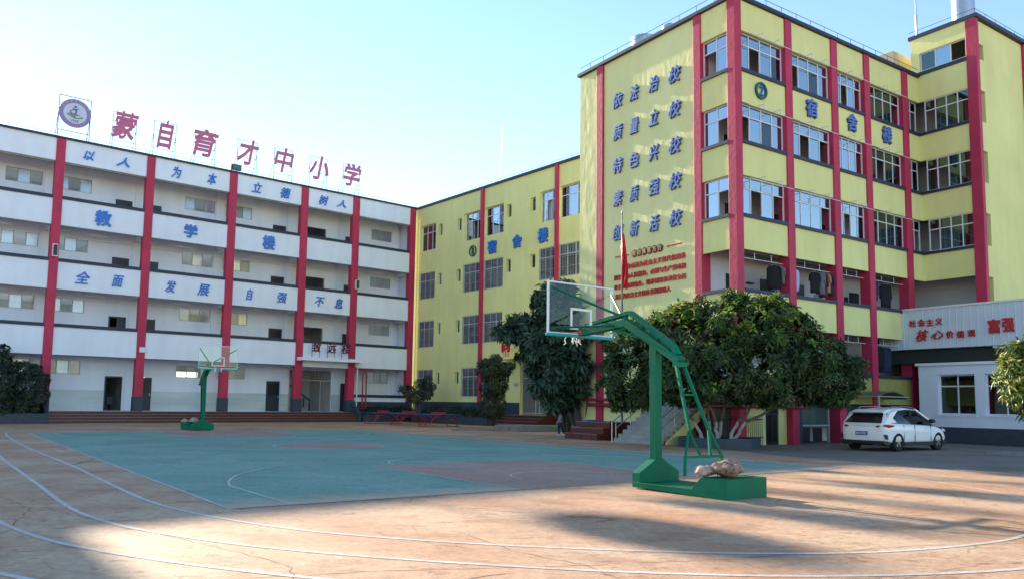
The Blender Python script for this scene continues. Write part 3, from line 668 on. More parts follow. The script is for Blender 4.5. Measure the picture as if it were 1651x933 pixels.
for k, c_ in enumerate('蒙自育才中小学'):
    a = radians(150-k*20); put_text('emblem_lettering', c_, MATS['pale_emblem_face'], E_, .78*cos(a), -.03, 1.66+.78*sin(a), .14, .14, ext=.015, tilt=pi/2-a)
b = MB()
for sx in (-.88, .88): b.box(sx-.02, sx+.02, .10, .14, 0, 2.72); b.beam((sx, .12, 1.7), (sx, 1.0, 0), .035, .035)
for z in (.5, 2.7): b.box(-.88, .88, .101, .139, z-.02, z+.02)
link('frame', b, RUSTY, E_)
fl = thing('roof_floodlight', 'small box floodlight on the parapet between the third and fourth roof characters', 'floodlight', wA(-15.0, .1, 17.42), THA)
bx('housing', (-.33, .33, -.12, .12, .1, .5), DARKM, fl); bx('lens', (-.29, .29, -.135, -.121, .14, .46), GLZG, fl); bx('bracket', (-.36, -.32, -.05, .05, 0, .4), DARKM, fl)

# ================================================================== FIRST DORMITORY (yellow, behind)
B = thing('dormitory_building', 'four-storey yellow dormitory with barred windows and the circled number 1 in the middle distance', 'building', PB, THB)
BW = 21.5
ROWS = [(1.95, 4.11, True), (5.87, 8.01, True), (9.77, 11.93, True), (13.73, 15.85, False)]
holes = []
wx = [(.1, 2.29), (6.07, 8.27), (8.62, 10.83), (14.68, 16.35), (16.62, 18.95)]
vx = [(2.68, 3.2), (5.2, 5.74), (11.16, 11.7), (13.72, 14.3), (19.4, 19.9)]
for r, (z0, z1, bar) in enumerate(ROWS):
    for k, (a, c) in enumerate(wx):
        if r == 0 and k > 2: continue
        holes.append((a, c, z0, z1))
    for k, (a, c) in enumerate(vx):
        if r == 0 and k > 2: continue
        holes.append((a, c, z0+.97, z0+1.9))
holes.append((12.85, 15.6, .78, 4.31))
link('front_wall', holed_wall(-.62, BW, .0, 17.36, holes, .06, .40), YEL, B)
bx('side_wall', (-.32, -.1, .402, 9, 0, 17.36), YEL, B); bx('side_wall', (BW-.2, BW, .402, 9, 0, 17.36), YEL, B)
bx('rear_wall', (-.098, BW-.202, 8.8, 9, 0, 17.36), YEL, B)
b = MB()
for z in (.78, 4.6, 8.5, 12.4, 17.0): b.box(-.09, BW-.21, .402, 8.79, z-.15, z)
link('floor_slab', b, CONCL, B)
b = MB().box(-.08, BW-.22, 4.0, 4.1, .8, 17.0)
for x in (2.48, 5.95, 8.44, 10.95, 14.5, 16.48, 19.2): b.box(x-.06, x+.06, .41, 3.99, .8, 17.0)
link('room_wall', b, ROOMW, B)
bx('roof_coping', (-.6, BW+.08, -.10, .45, 17.365, 17.52), CAPM, B)
bx('plinth', (-.3, 12.83, -.0, .055, 0, 1.57), PLIN, B); bx('plinth', (15.62, BW, -.0, .055, 0, 1.57), PLIN, B)
bx('doorstep_wall', (12.83, 15.62, .06, .4, 0, .77), PLIN, B)
for x0, x1 in ((8.27, 8.61), (16.34, 16.63)): bx('column', (x0, x1, -.10, .055, 1.575, 17.36), RED, B)
link('drain_pipe', MB().tube((-.08, -.1, .9), (-.08, -.1, 16.0), .055).path([(-.08, -.1, 16.0), (.02, -.1, 16.25), (.12, .04, 16.35)], .055), YEL, B)
def curtain(parent, x0, x1, z0, z1, y, m, seed):
    b = MB(); n = int((x1-x0)/.05); r = random.Random(seed)
    ph = r.random()*6
    for k in range(n+1):
        x = x0+(x1-x0)*k/n; yy = y+.025*sin(k*1.25+ph)+.012*sin(k*.47)
        b.v += [(x, yy, z0), (x, yy, z1)]
    b.f = [(2*k, 2*k+2, 2*k+3, 2*k+1) for k in range(n)]
    return link('curtain', b, m, parent)
def grille(parent, x0, x1, z0, z1, y):
    w, h = x1-x0, z1-z0
    def mk():
        b = MB(); n = max(2, int(w/.145))
        for k in range(n+1): b.box(w*k/n-.011, w*k/n+.011, -.011, .011, 0, h)
        for q in (.02, .30, .62, .98): b.box(0, w, -.02, .02, h*q-.012, h*q+.012)
        me = b.mesh('grille'); me.materials.append(BARM); return me
    link('window_grille', cached(('gr', round(w, 2), round(h, 2)), mk), None, parent, loc=(x0, y, z0))
rs_ = random.Random(3)
for r, (z0, z1, bar) in enumerate(ROWS):
    for k, (a, c) in enumerate(wx):
        if r == 0 and k > 2: continue
        openp = (not bar and k in (1, 3))
        pn = [GL_CLR]*3 + [GL_CLR]*3
        if openp: pn = [GL_SKY, None, GL_CLR, GL_SKY, GL_SKY, GL_CLR]
        elif not bar: pn = [GL_CLR, GL_SKY, GL_CLR]*2
        window(B, a, c, z0, z1, .27 if not bar else .12, cols=3, tr=1.5, panes=pn, t=.05)
        if not openp: curtain(B, a+.02, c-.02, z0+.02, z1-.02, .38 if not bar else .25, CURT if (k+r) % 3 else CURT2, k+r*7)
        else: curtain(B, a+.02, a+.75, z0+.02, z1-.02, .55, CURT, k)
        if bar: grille(B, a+.03, c-.03, z0+.02, z1-.02, .075)
    for k, (a, c) in enumerate(vx):
        if r == 0 and k > 2: continue
        window(B, a, c, z0+.97, z0+1.9, .26, cols=1, t=.04, glass=GL_GRN)
# entrance
gt = MB()
for k in range(22): gt.box(12.9+k*.125, 12.925+k*.125, .30, .325, .8, 4.25)
for z in (.85, 3.2, 4.2): gt.box(12.86, 15.58, .29, .335, z, z+.06)
gt.box(12.86, 12.93, .285, .34, .78, 4.3).box(14.2, 14.27, .285, .34, .78, 4.3)
link('entrance_gate', gt, FRAMEG, B)
bx('entrance_canopy', (11.65, 16.6, -1.1, .055, 4.5, 4.66), YEL, B)
put_text('canopy_character', '尚', REDL, B, 12.5, -.95, 5.48, .86, 1.0, off=.03)
link('character_legs', MB().box(12.25, 12.28, -.93, -.90, 4.66, 5.2).box(12.42, 12.45, -.93, -.90, 4.66, 5.2).box(12.58, 12.61, -.93, -.90, 4.66, 5.2).box(12.75, 12.78, -.93, -.90, 4.66, 5.2), REDL, B)
bx('door_plate', (12.3, 12.65, -.02, .055, 2.72, 2.92), FRAMEG, B)
# wall letters
link('number_ring', disc(.34, .43, -.02, .055, 0), TEALD, B, loc=(7.28, 0, 12.83))
put_text('number', '1', TEALD, B, 7.28, .02, 12.83, .24, .52, off=.02, ext=.06)
for t, x, w, h in (('宿', 9.63, 1.0, .98), ('舍', 12.44, .98, .92), ('楼', 15.13, .98, .99)):
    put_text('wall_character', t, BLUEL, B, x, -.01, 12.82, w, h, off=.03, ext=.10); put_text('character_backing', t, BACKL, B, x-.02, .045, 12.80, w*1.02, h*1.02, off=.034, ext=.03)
b = MB(); b.tube((-.3, .2, 17.78), (BW, .2, 17.78), .012, 5)
for k in range(22): b.tube((-.3+k, .2, 17.52), (-.3+k, .2, 17.78), .01, 4)
link('lightning_wire', b, DARKM, B)
link('lightning_mast', MB().tube((9.35, 1.0, 17.0), (9.35, 1.0, 19.4), .05, 8).tube((9.35, 1.0, 19.4), (9.35, 1.0, 22.3), .028, 6, r2=.008), STEEL, B)

# ================================================================== SECOND DORMITORY (yellow, right)
D = thing('dormitory_building', 'tall six-storey yellow dormitory with red columns, slogan end wall and the circled number 2', 'building', PC, THC)
W_, L_ = 13.74, 9.75
SILL = [(1.68, 3.0), (4.72, 6.13), (7.70, 9.12), (10.70, 12.12), (13.70, 15.10)]
TOP = 18.1
DC = [(3.22, 3.66), (6.47, 6.93), (9.02, 9.47), (12.25, 12.74)]
# end wall with the slogans, room core behind the galleries
link('slogan_wall', MB().box(.12, .40, 1.95, L_, 0, 17.98), YEL2, D)
coreh = []
core = MB().box(.42, W_+2.2, 1.9, L_-.02, 0, 17.9)
link('room_wall', core, mat('gallery_paint', (.62, .62, .66), .8, .05, 1, .1), D)
bx('rear_wall', (.12, W_, L_+.002, L_+.2, 0, 17.98), YEL, D)
bx('roof_slab', (.42, W_+6, .42, L_, 17.902, 17.98), CONCL, D)
for k, (z0, z1) in enumerate(SILL):
    bx('gallery_floor', (.20, W_+.3, .20, 1.898, z1-1.12, z1-1.0), CONCL, D)
xs = [.4] + [v for c in DC for v in c] + [W_]
bays = [(xs[i], xs[i+1]) for i in range(0, len(xs), 2)]; bays[-1] = (bays[-1][0], W_+.049)
def band(parent, x0, x1, z0, z1, m=YEL):
    bx('gallery_panel', (x0, x1, .07, .19, z0, z1-.13), m, parent)
    bx('gallery_coping', (x0+.002, x1-.002, -.015, .25, z1-.13, z1), CAPM, parent)
for k, (z0, z1) in enumerate(SILL):
    for j, (a, c) in enumerate(bays):
        if k == 0 and j < 1: continue
        band(D, a, c, z0, z1, YEL if k else OLIVE)
    # end face bay (local -x side), built turned
    if k: 
        link('gallery_panel', MB().box(.07, .19, .4, 1.84, z0, z1-.13), YEL, D); link('gallery_coping', MB().box(-.015, .25, .402, 1.838, z1-.13, z1), CAPM, D)
for a, c in bays: bx('parapet_panel', (a, c, .07, .19, 16.70, 17.97), YEL, D)
link('parapet_panel', MB().box(.07, .19, .4, 1.84, 16.70, 17.97), YEL, D)
bx('roof_coping', (-.06, W_+.05, -.06, .41, 17.985, 18.13), CAPM, D); bx('roof_coping', (-.06, .41, .412, L_+.25, 17.985, 18.13), CAPM, D)
bx('column', (0, .4, 0, .42, 0, 17.98), RED, D, bevel=.015)
for a, c in DC: bx('column', (a, c, 0, .52, 0, 17.98), RED, D, bevel=.015)
bx('column', (0, .52, 1.84, 2.24, 0, 17.98), RED, D, bevel=.015)
bx('column', (0, .118, 8.09, 8.54, 0, 17.98), RED, D, bevel=.015)
# sliding windows of the upper galleries
pat = [[GL_SKY, None, GL_SKY, GL_CLR], [GL_SKY, GL_SKY, GL_SKY, None], [GL_SKY, None, GL_SKY, None], [None, GL_SKY, GL_CLR, GL_SKY]]
for k in (2, 3, 4):
    zb = SILL[k][1]; zt = SILL[k+1][0] if k < 4 else 16.70
    for j, (a, c) in enumerate(bays):
        n = 4 if j < 4 else 2
        far = j >= 3
        top = [GL_SKY if not far else GL_GRN]*n
        bot = [g if not (far and g is GL_SKY) else GL_GRN for g in pat[(j*3+k) % 4][:n]]
        window(D, a, c, zb, zt, .22, cols=n, tr=(zt-zb)*.69, panes=bot+top, t=.045)
        if j < 4:
            b = MB().box(a+.05, c-.02, -.30, -.28, zt-.24, zt-.22)
            for q in (.35, .72): b.box(a+(c-a)*q-.01, a+(c-a)*q+.01, -.30, .06, zt-.02, zt+.0).box(a+(c-a)*q-.01, a+(c-a)*q+.01, -.30, -.28, zt-.22, zt-.0)
            link('clothes_rail', b, PVC, D)
    # end bay facing the slogan side
    window(D, -1.84, -.4, zb, zt, .20, cols=2, tr=(zt-zb)*.66, panes=[None, GL_SKY, GL_SKY, GL_SKY] if k == 4 else [GL_SKY, None, GL_SKY, GL_SKY], rz=-pi/2, t=.045)
    for x in (1.5, 4.6, 7.7, 10.6): bx('gallery_door', (x, x+.8, 1.86, 1.898, zb-1.0, zb+.95), DOORD, D)
    for x in (2.5, 5.6, 8.6, 11.5): bx('gallery_window', (x, x+.55, 1.87, 1.898, zb-.0, zb+.7), DOORM, D)
# open galleries: rails, doors, things on the back wall
for k in (0, 1):
    zb = SILL[k][1]; zt = SILL[k+1][0]
    for j, (a, c) in enumerate(bays):
        if j < 4:
            b = MB().box(a+.05, c-.02, .30, .32, zt-.30, zt-.28)
            for q in (.35, .72): b.box(a+(c-a)*q-.012, a+(c-a)*q+.012, .30, .32, zt-.28, zt+.0)
            link('clothes_rail', b, PVC, D)
    for x in (1.5, 3.72, 6.0, 8.15, 10.3): 
        d = bx('gallery_door', (x, x+.75, 1.85, 1.898, zb-1.0, zb+.92), DOORD, D)
        bx('door_vent', (x+.12, x+.63, 1.843, 1.85, zb+.4, zb+.8), DARKM, d)
    for x in (2.75, 5.2): bx('wall_lamp', (x, x+.4, 1.75, 1.898, zb+.62, zb+.68), DARKM, D)
    bx('beam', (.42, W_, .522, .66, zt-.0, zt+.25), CONCL, D)
bx('wall_notice', (4.95, 5.2, 1.87, 1.898, 6.5, 6.75), FRAMEG, D); bx('meter_box', (9.9, 10.15, 1.84, 1.898, 6.55, 6.8), DARKM, D)
# roof details
b = MB(); b.tube((-.02, 0, 18.38), (13.7, 0, 18.38), .012, 5).tube((-.02, 0, 18.38), (-.02, 9.8, 18.38), .012, 5)
for k in range(14): b.tube((k, 0, 18.13), (k, 0, 18.38), .01, 4)
for k in range(1, 10): b.tube((-.02, k, 18.13), (-.02, k, 18.38), .01, 4)
link('lightning_wire', b, DARKM, D)
# wing projecting towards the yard
WG = -2.8
wh = [(-2.3, -.02, 18.24, 19.2)]
b = holed_wall(-2.78, .35, 18.22, 20.0, [(-2.31, -.08, 18.24, 19.18)], 0, .2)
b.v = [(W_+p[1], p[0], p[2]) for p in b.v]
link('wing_wall', b, YEL, D)
bx('wing_wall', (W_+.2, 21, .15, .35, 17.99, 20.0), YEL, D)
for k, (z0, z1) in enumerate(SILL):
    link('wing_panel', MB().box(W_+.05, W_+.17, -2.33, .07, z0, z1-.13), YEL if k else OLIVE, D)
    link('wing_coping', MB().box(W_-.03, W_+.22, -2.328, -.02, z1-.13, z1), CAPM, D)
link('wing_panel', MB().box(W_+.05, W_+.17, -2.33, .07, 16.70, 18.05), YEL, D)
link('wing_coping', MB().box(W_-.03, W_+.24, -2.33, -.02, 18.05, 18.215), CAPM, D)
window(D, .1, 2.31, 18.24, 19.18, .08, cols=3, panes=[GL_GRN, GL_SKY, None], rz=-pi/2, cx=W_, t=.045)
for k in (2, 3, 4):
    zb = SILL[k][1]; zt = SILL[k+1][0] if k < 4 else 16.70
    window(D, .20, 2.33, zb, zt, .10, cols=4, tr=(zt-zb)*.68, panes=[None, GL_GRN, GL_GRN, GL_GRN, GL_GRN, GL_GRN, GL_GRN, GL_GRN] if k != 3 else [GL_GRN, None, GL_GRN, GL_GRN]+[GL_GRN]*4, rz=-pi/2, cx=W_, t=.05)
bx('wing_back_wall', (W_+1.9, W_+2.1, WG+.3, 1.9, 0, 18), MATS['gallery_paint'], D)
for k, (z0, z1) in enumerate(SILL): bx('wing_floor', (W_+.2, W_+1.898, WG+.3, 1.898, z1-1.12, z1-1.0), CONCL, D)
bx('wing_floor', (W_+.2, W_+6.8, WG+.3, 1.898, 17.2, 17.32), CONCL, D)
bx('wing_column', (W_-.02, W_+.24, WG-.02, -2.33, 0, 19.98), RED, D, bevel=.015)
bx('wing_column', (18.6, 19.05, WG-.02, WG+.3, 0, 19.98), RED, D)
link('wing_front_wall', holed_wall(W_+.24, 21, 0, 19.98, [(W_+.24, 14.62, z0, z0+1.53) for z0 in (3.1, 6.1, 9.1, 12.09, 15.03)] + [(W_+.24, 14.62, 18.09, 18.85)], WG+.1, WG+.42), YEL, D)
for z0, z1 in [(z, z+1.53) for z in (3.1, 6.1, 9.1, 12.09, 15.03)] + [(18.09, 18.85)]:
    window(D, W_+.24, 14.62, z0, z1, WG+.33, cols=1, tr=(z1-z0)*.66 if z1-z0 > 1 else None, glass=GL_GRN, t=.04)
bx('wing_side_wall', (20.8, 21, WG+.421, .148, 0, 19.98), YEL, D)
bx('wing_roof', (W_+.02, 21, WG+.44, .34, 19.7, 19.9), CONCL, D)
bx('wing_coping', (W_-.08, W_+.35, WG-.10, .42, 20.0, 20.18), CAPM, D); bx('wing_coping', (W_+.352, 21.1, WG-.10, WG+.45, 20.0, 20.18), CAPM, D)
bx('roof_canopy', (W_-.6, W_+1.5, .9, 2.2, 18.9, 19.55), mat('beige_render', (.50, .40, .27), .8), D)
b = MB(); b.tube((W_, WG, 20.42), (W_, .4, 20.42), .012, 5).tube((W_, WG, 20.42), (21, WG, 20.42), .012, 5)
for k in range(8): b.tube((W_+k, WG, 20.18), (W_+k, WG, 20.42), .01, 4)
link('lightning_wire', b, DARKM, D)
link('lightning_mast', MB().tube((W_+.1, .05, 20.0), (W_+.1, .05, 21.3), .06, 8).tube((W_+.1, .05, 21.3), (W_+.1, .05, 24.5), .035, 6, r2=.01), STEEL, D)
# slogan characters on the end wall. local -x faces the camera side: text turned by -90 deg
def endtext(name, t, m, y, z, w, h, x=.03, **k): return put_text(name, t, m, D, x, y, z, w, h, rz=-pi/2, **k)
SL = [('依法治校', 15.87), ('质量立校', 14.31), ('特色兴校', 12.70), ('素质强校', 11.12), ('创新活校', 9.50)]
for txt, z in SL:
    for t, y, w in zip(txt, (7.02, 5.91, 4.63, 3.34), (.64, .58, .60, .72)):
        endtext('slogan_character', t, BLUE2, y, z, w, .70, x=.045, off=.012, shear=.22, ext=.09)
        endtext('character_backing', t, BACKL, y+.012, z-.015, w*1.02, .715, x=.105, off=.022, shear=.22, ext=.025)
for t, k in zip('党的教育方针', range(6)):
    y = 5.95-.324*k
    o = link('title_disc', fdisc(.175, -.02, .02, 0), DKRED, D, loc=(.085, y, 8.35), rz=-pi/2)
    c_ = put_text('title_character', t, mat('gold_letter', (.62, .50, .16), .4), o, 0, -.028, 0, .22, .24, off=.008, ext=.02)
link('title_bar', MB().box(.06, .10, 6.35, 7.24, 8.33, 8.38), REDL, D); link('title_bar', MB().box(.06, .10, 3.03, 3.92, 8.33, 8.38), REDL, D)
for t, y0, y1, z in (('教育必须为社会主义现代化建设', 6.76, 2.82, 7.82), ('服务、为人民服务，必须与生产劳动和', 7.32, 2.82, 7.38), ('社会实践相结合，培养德智体美劳全面', 7.32, 2.82, 6.94), ('发展的社会主义建设者和接班人', 7.26, 3.70, 6.49)):
    stuff(endtext('slogan_line', t, REDL, (y0+y1)/2, z, y0-y1, .25, x=.085, off=.012, ext=.05))
link('number_ring', disc(.27, .36, -.02, .068, 0), TEALD, D, loc=(1.61, 0, 14.40))
put_text('number', '2', BLUEL, D, 1.61, .0, 14.40, .24, .42, off=.012, ext=.06)
for t, x in (('宿', 4.96), ('舍', 7.97), ('楼', 10.79)):
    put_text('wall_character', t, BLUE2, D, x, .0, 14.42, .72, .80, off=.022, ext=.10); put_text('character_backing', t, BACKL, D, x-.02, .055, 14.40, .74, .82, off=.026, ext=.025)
# ground floor: gate, brick pier, glazed shop front, red pipes
bx('ground_wall', (.4, 1.9, .3, .45, 0, 3.0), YEL, D); bx('ground_wall', (2.72, 3.22, .3, .45, 0, 3.0), YEL, D); bx('ground_wall', (1.902, 2.718, .3, .45, 1.62, 3.0), YEL, D)
g = MB()
for k in range(12): g.box(1.93+k*.066, 1.942+k*.066, .33, .345, .05, 1.6)
for z in (.04, 1.2, 1.56): g.box(1.9, 2.72, .325, .35, z, z+.05)
g.box(2.29, 2.33, .32, .355, .05, 1.2)
link('gate', g, DARKM, D)
bx('dark_doorway', (1.902, 2.718, .36, .44, 0, 1.618), DOORD, D)
bx('brick_pier', (3.665, 4.0, .1, .5, 0, 2.9), BRICKD, D)
bx('glazing', (4.45, 12.2, .62, .66, .75, 2.9), GLZG, D)
g = MB()
for x in (4.05, 4.45, 6.35, 6.95, 9.2, 11.2, 12.1): g.box(x, x+.08, .5, .6, 0, 2.9)
for z in (.72, 2.86): g.box(4.13, 12.1, .51, .59, z, z+.06)
link('shopfront_frame', g, FRAMEG, D)
for x in (4.55, 5.4): link('low_vent_window', MB().box(x, x+.62, .6, .63, .08, .66), DOORD, D)
bx('dark_opening', (6.44, 6.94, .6, .65, .0, 2.85), DOORD, D)
link('door_awning', MB().prism([(7.6, 2.0), (8.1, 2.22), (8.8, 2.27), (9.5, 2.12), (9.9, 1.92), (9.5, 2.08), (8.8, 2.22), (8.1, 2.17)], 'y', -1.1, .5), mat('awning_sheet', (.16, .15, .08), .4), D)
link('awning_frame', MB().box(7.5, 9.9, -1.12, -1.08, 2.0, 2.04).box(7.6, 7.64, -1.1, .5, 2.0, 2.04).box(7.55, 7.62, -1.12, -1.06, 0, 2.0), FRAMEG, D)
link('fire_pipe', MB().tube((-.2, 2.4, 1.74), (-.2, 9.2, 1.74), .07).tube((-.2, 2.4, 1.50), (-.2, 8.9, 1.50), .09).path([(-.2, 9.2, 1.74), (-.2, 9.3, 1.80), (-.2, 9.3, 2.0), (-.2, 9.5, 2.05)], .07).tube((-.2, 2.4, 1.74), (-.22, -.25, 1.74), .07).tube((-.2, 2.4, 1.50), (-.22, -.25, 1.50), .07)
     .tube((-.22, -.25, 1.74), (3.95, -.2, 1.74), .06).tube((-.22, -.25, 1.50), (3.95, -.2, 1.50), .06), PIPER, D)
b = MB().box(.05, .118, 4.95, 5.45, .3, 1.5)
link('cellar_opening', b, DOORD, D)
b = MB()
for k in range(9): b.box(.0, .03, 4.97+k*.057, 4.985+k*.057, .3, 1.5)
b.box(-.01, .045, 4.95, 5.45, .72, .78)
link('cellar_grille', b, FRAMEG, D)

# water tanks, each of its own
def tank(x, y, z, r, h, lab, dome=True):
    T = thing('water_tank', lab, 'water tank', wc(x, y, z), 0)
    b = MB().ring((0, 0, .35), r, h, 28)
    link('barrel', b, STEEL, T, smooth=False)
    link('lid', MB().ring((0, 0, .35+h), r, .18, 28, r2=r*.35), STEEL, T)
    b = MB()
    for k in range(6): a = k*pi/3; b.tube((r*.9*cos(a), r*.9*sin(a), 0), (r*.9*cos(a), r*.9*sin(a), .35), .03, 6)
    link('stand', b, DARKM, T)
tank(15.6, -1.4, 19.9, .52, 3.0, 'tall stainless water tank standing on the wing roof at top right')
tank(1.6, 6.9, 17.98, .6, .95, 'round steel water tank behind the end wall parapet, the left of two')
tank(2.2, 5.75, 17.98, .38, 1.25, 'small steel water tank close to the corner of the tall yellow roof')

# hanging clothes, each a thing
def garment(kind, x, z, m, lab, cat, w=.34, h=.62, y=.31, turn=0.0, sleeves=True):
    w *= 1.12; h *= 1.5
    if kind in ('trousers', 'towel'): z -= .38; h *= .75
    T = thing(kind, lab, cat, wc(x, y, z), THC-turn, 'clothes hanging on the gallery rails')
    # body: folded sheet with depth
    n = 9; b = MB(); r = random.Random(int(x*100))
    fr, bk = [], []
    for lv in range(6):
        q = lv/5; ww = w*(.62+.38*min(1, q*3))*.5*(1+.05*sin(q*7+x))
        if lv == 0: ww = w*.16
        ring_ = []
        for k in range(12):
            a = 2*pi*k/12; ring_.append((ww*cos(a)*1.0, .055*sin(a)*(1+.5*sin(k*2.1+x)) + .01*sin(q*9+k), -.04-q*h))
        b.v += ring_
    for lv in range(5):
        for k in range(12): b.f.append((lv*12+k, lv*12+(k+1) % 12, (lv+1)*12+(k+1) % 12, (lv+1)*12+k))
    b.f += [tuple(range(11, -1, -1)), tuple(range(60, 72))]
    link('cloth', b, m, T, smooth=True)
    if sleeves:
        for sgn in (-1, 1): link('sleeve', MB().path([(sgn*w*.27, 0, -.07), (sgn*w*.45, .01, -.18), (sgn*w*.50, .01, -.18-h*sleeves*.55)], [.045, .06, .05], 8), m, T, smooth=True)
    link('hanger', MB().path([(-w*.3, 0, -.06), (0, 0, .0), (w*.3, 0, -.06)], .008, 5).path([(0, 0, 0), (0, 0, .05), (.015, 0, .07)], .005, 5), HANG, T)
zr = 7.70-.36
garment('jacket', 2.62, zr, CL_BLK, 'black long-sleeved jacket hanging on the upper rail beside the second red column', 'jacket', .52, .66, sleeves=1.2, turn=.5)
garment('trousers', 2.66, zr-.62, CL_NVY, 'dark trousers hanging below the black jacket on the upper rail', 'trousers', .34, .75, y=.34, sleeves=0, turn=.5)
garment('shirt', 2.98, zr, CL_GRY, 'grey shirt hanging just right of the black jacket on the upper rail', 'shirt', .34, .5, sleeves=.6, turn=.9)
garment('shirt', 3.95, zr-.02, CL_LIL, 'pale lilac shirt hanging beside the second red column', 'shirt', .5, .62, sleeves=.6)
garment('shirt', 5.35, zr, CL_BLK, 'black short-sleeved shirt hanging in the middle of the second open bay', 'shirt', .46, .6, sleeves=.5, turn=.3)
garment('trousers', 5.45, zr-.58, CL_GRY, 'grey trousers hanging below the black short-sleeved shirt', 'trousers', .36, .7, y=.34, sleeves=0, turn=.3)
garment('shirt', 5.72, zr, CL_GRY, 'grey shirt hanging between the black shirt and the maroon one', 'shirt', .34, .62, sleeves=.6, turn=.9)
garment('shirt', 5.9, zr, CL_MAR, 'maroon shirt hanging in the row of clothes of the second open bay', 'shirt', .36, .7, sleeves=.8, turn=1.0)
garment('towel', 6.02, zr-.3, CL_WHT, 'long white towel hanging low behind the coloured shirts', 'towel', .2, .85, y=.4, sleeves=0, turn=.3)
garment('shirt', 6.08, zr, CL_TAN, 'tan shirt hanging second from the third red column', 'shirt', .38, .55, sleeves=.6, turn=1.0)
garment('shirt', 6.3, zr, CL_NVY, 'navy shirt hanging right against the third red column', 'shirt', .38, .6, sleeves=.7, turn=1.0)
garment('jacket', 9.75, zr+.02, CL_NVY, 'dark navy jacket hanging just right of the fourth red column', 'jacket', .4, .6, sleeves=.9, turn=.4)
garment('jacket', 10.75, zr, CL_BLK, 'black jacket hanging alone in the fourth open bay', 'jacket', .5, .75, sleeves=.9, turn=.4)
garment('trousers', 10.85, zr-.7, CL_GRY, 'long dark trousers hanging under the lone black jacket', 'trousers', .34, .7, y=.34, sleeves=0, turn=.4)
garment('jacket', 10.0, 4.72-.34, CL_BLK, 'black coat hanging in the lower gallery left of the white sign board', 'jacket', .6, .7, sleeves=.9, turn=.2)
garment('jacket', 10.5, 4.72-.34, CL_NVY, 'dark long coat hanging beside the black coat in the lower gallery', 'jacket', .6, .8, sleeves=1.1, turn=.4)

# ================================================================== GATEHOUSE with sign board
GH = thing('gatehouse', 'low white gatehouse with dark brick base and two wide windows at right edge', 'building', wc(0, 0), THC)
gx = 11.8
hw = [(-3.02, -1.40, 1.28, 3.06), (-5.05, -3.42, 1.28, 3.06)]     # in y
b = holed_wall(-9.0, -.55, .72, 3.48, hw, 0, .3)
b.v = [(gx+p[1], p[0], p[2]) for p in b.v]; link('front_wall', b, WHITE, GH)
bx('brick_base', (gx-.02, gx+.3, -9.0, -.53, 0, .72), BRICKD, GH)
bx('side_wall', (gx+.302, gx+5, -.75, -.55, 0, 3.48), WHITE, GH)
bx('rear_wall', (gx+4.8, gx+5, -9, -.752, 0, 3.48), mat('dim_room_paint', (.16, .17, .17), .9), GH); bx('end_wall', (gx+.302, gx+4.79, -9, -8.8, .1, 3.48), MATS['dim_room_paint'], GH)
bx('roof_slab', (gx-.12, gx+5.1, -9.1, -.45, 3.482, 3.6), WHITE, GH)
bx('room_floor', (gx+.302, gx+4.79, -8.9, -.76, .02, .1), CONC, GH)
for y1, p in ((-1.40, [GL_DIM]*4), (-3.42, [None, GL_GRN, GL_DIM, GL_DIM])):
    window(GH, -y1, -y1+1.62, 1.28, 3.06, .2, cols=2, tr=1.26, panes=p, rz=-pi/2, cx=gx, t=.06)
    link('window_sill', MB().box(gx-.05, gx+.2, y1-1.68, y1+.06, 1.2, 1.278), WHITE, GH)
link('cabinet', MB().box(gx+2.2, gx+2.7, -3.6, -2.2, .1, 2.3), mat('pale_green_paint', (.40, .52, .46), .6), GH)
link('curtain_panel', MB().box(gx+.5, gx+.53, -5.0, -4.3, 1.2, 3.0), CURT, GH)
link('drain_pipe', MB().tube((gx-.1, -5.15, .0), (gx-.1, -5.15, 3.3), .05), PVC, GH)
link('downpipe_elbow', MB().path([(gx-.1, -4.6, 4.25), (gx-.1, -4.3, 4.15), (gx-.1, -3.9, 4.2)], .06), PVC, GH)
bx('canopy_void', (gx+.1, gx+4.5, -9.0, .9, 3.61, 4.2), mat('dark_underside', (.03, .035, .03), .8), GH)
sb = thing('sign_board', 'pale blue-white ribbed metal sign board with red Chinese characters above the gatehouse', 'sign', wc(11.6, 1.2), THC)
x0s = 0.0
yy = 0.0; k = 0
while yy > -9.6:
    link('sheet_panel', cached('shp', lambda: (lambda m_: (m_.materials.append(SHEET), m_)[1])(MB().prism([(0, 0), (.03, 0), (.03, -.30), (-.0, -.30), (-.0, -.04), (-.02, -.02)], 'z', 0, 1.80).mesh('sheet_panel'))), None, sb, loc=(0, yy, 4.26)); yy -= .302; k += 1
bx('top_trim', (-.06, .08, -9.7, .04, 6.062, 6.15), FRAMEW, sb); bx('board_back', (.05, .9, -9.7, .0, 4.24, 6.06), mat('sheet_back', (.3, .34, .38), .5), sb)
for t, y, z, w, h, sh in (('社', .48, 5.44, .32, .32, 0), ('会', .90, 5.46, .33, .33, 0), ('主', 1.29, 5.44, .33, .31, 0), ('义', 1.70, 5.46, .33, .32, 0), ('核', .92, 4.87, .58, .54, .3), ('心', 1.59, 4.86, .55, .40, .3), ('价', 2.17, 4.84, .34, .33, 0), ('值', 2.63, 4.82, .34, .32, 0), ('观', 3.09, 4.83, .33, .31, 0), ('富', 4.03, 5.07, .50, .62, 0), ('强', 4.59, 5.08, .48, .60, 0)):
    put_text('sign_character', t, REDL, sb, -.05, -y-1.2, z, w, h, rz=-pi/2, off=(.031 if t in '富强' else .018), shear=sh, ext=.05)

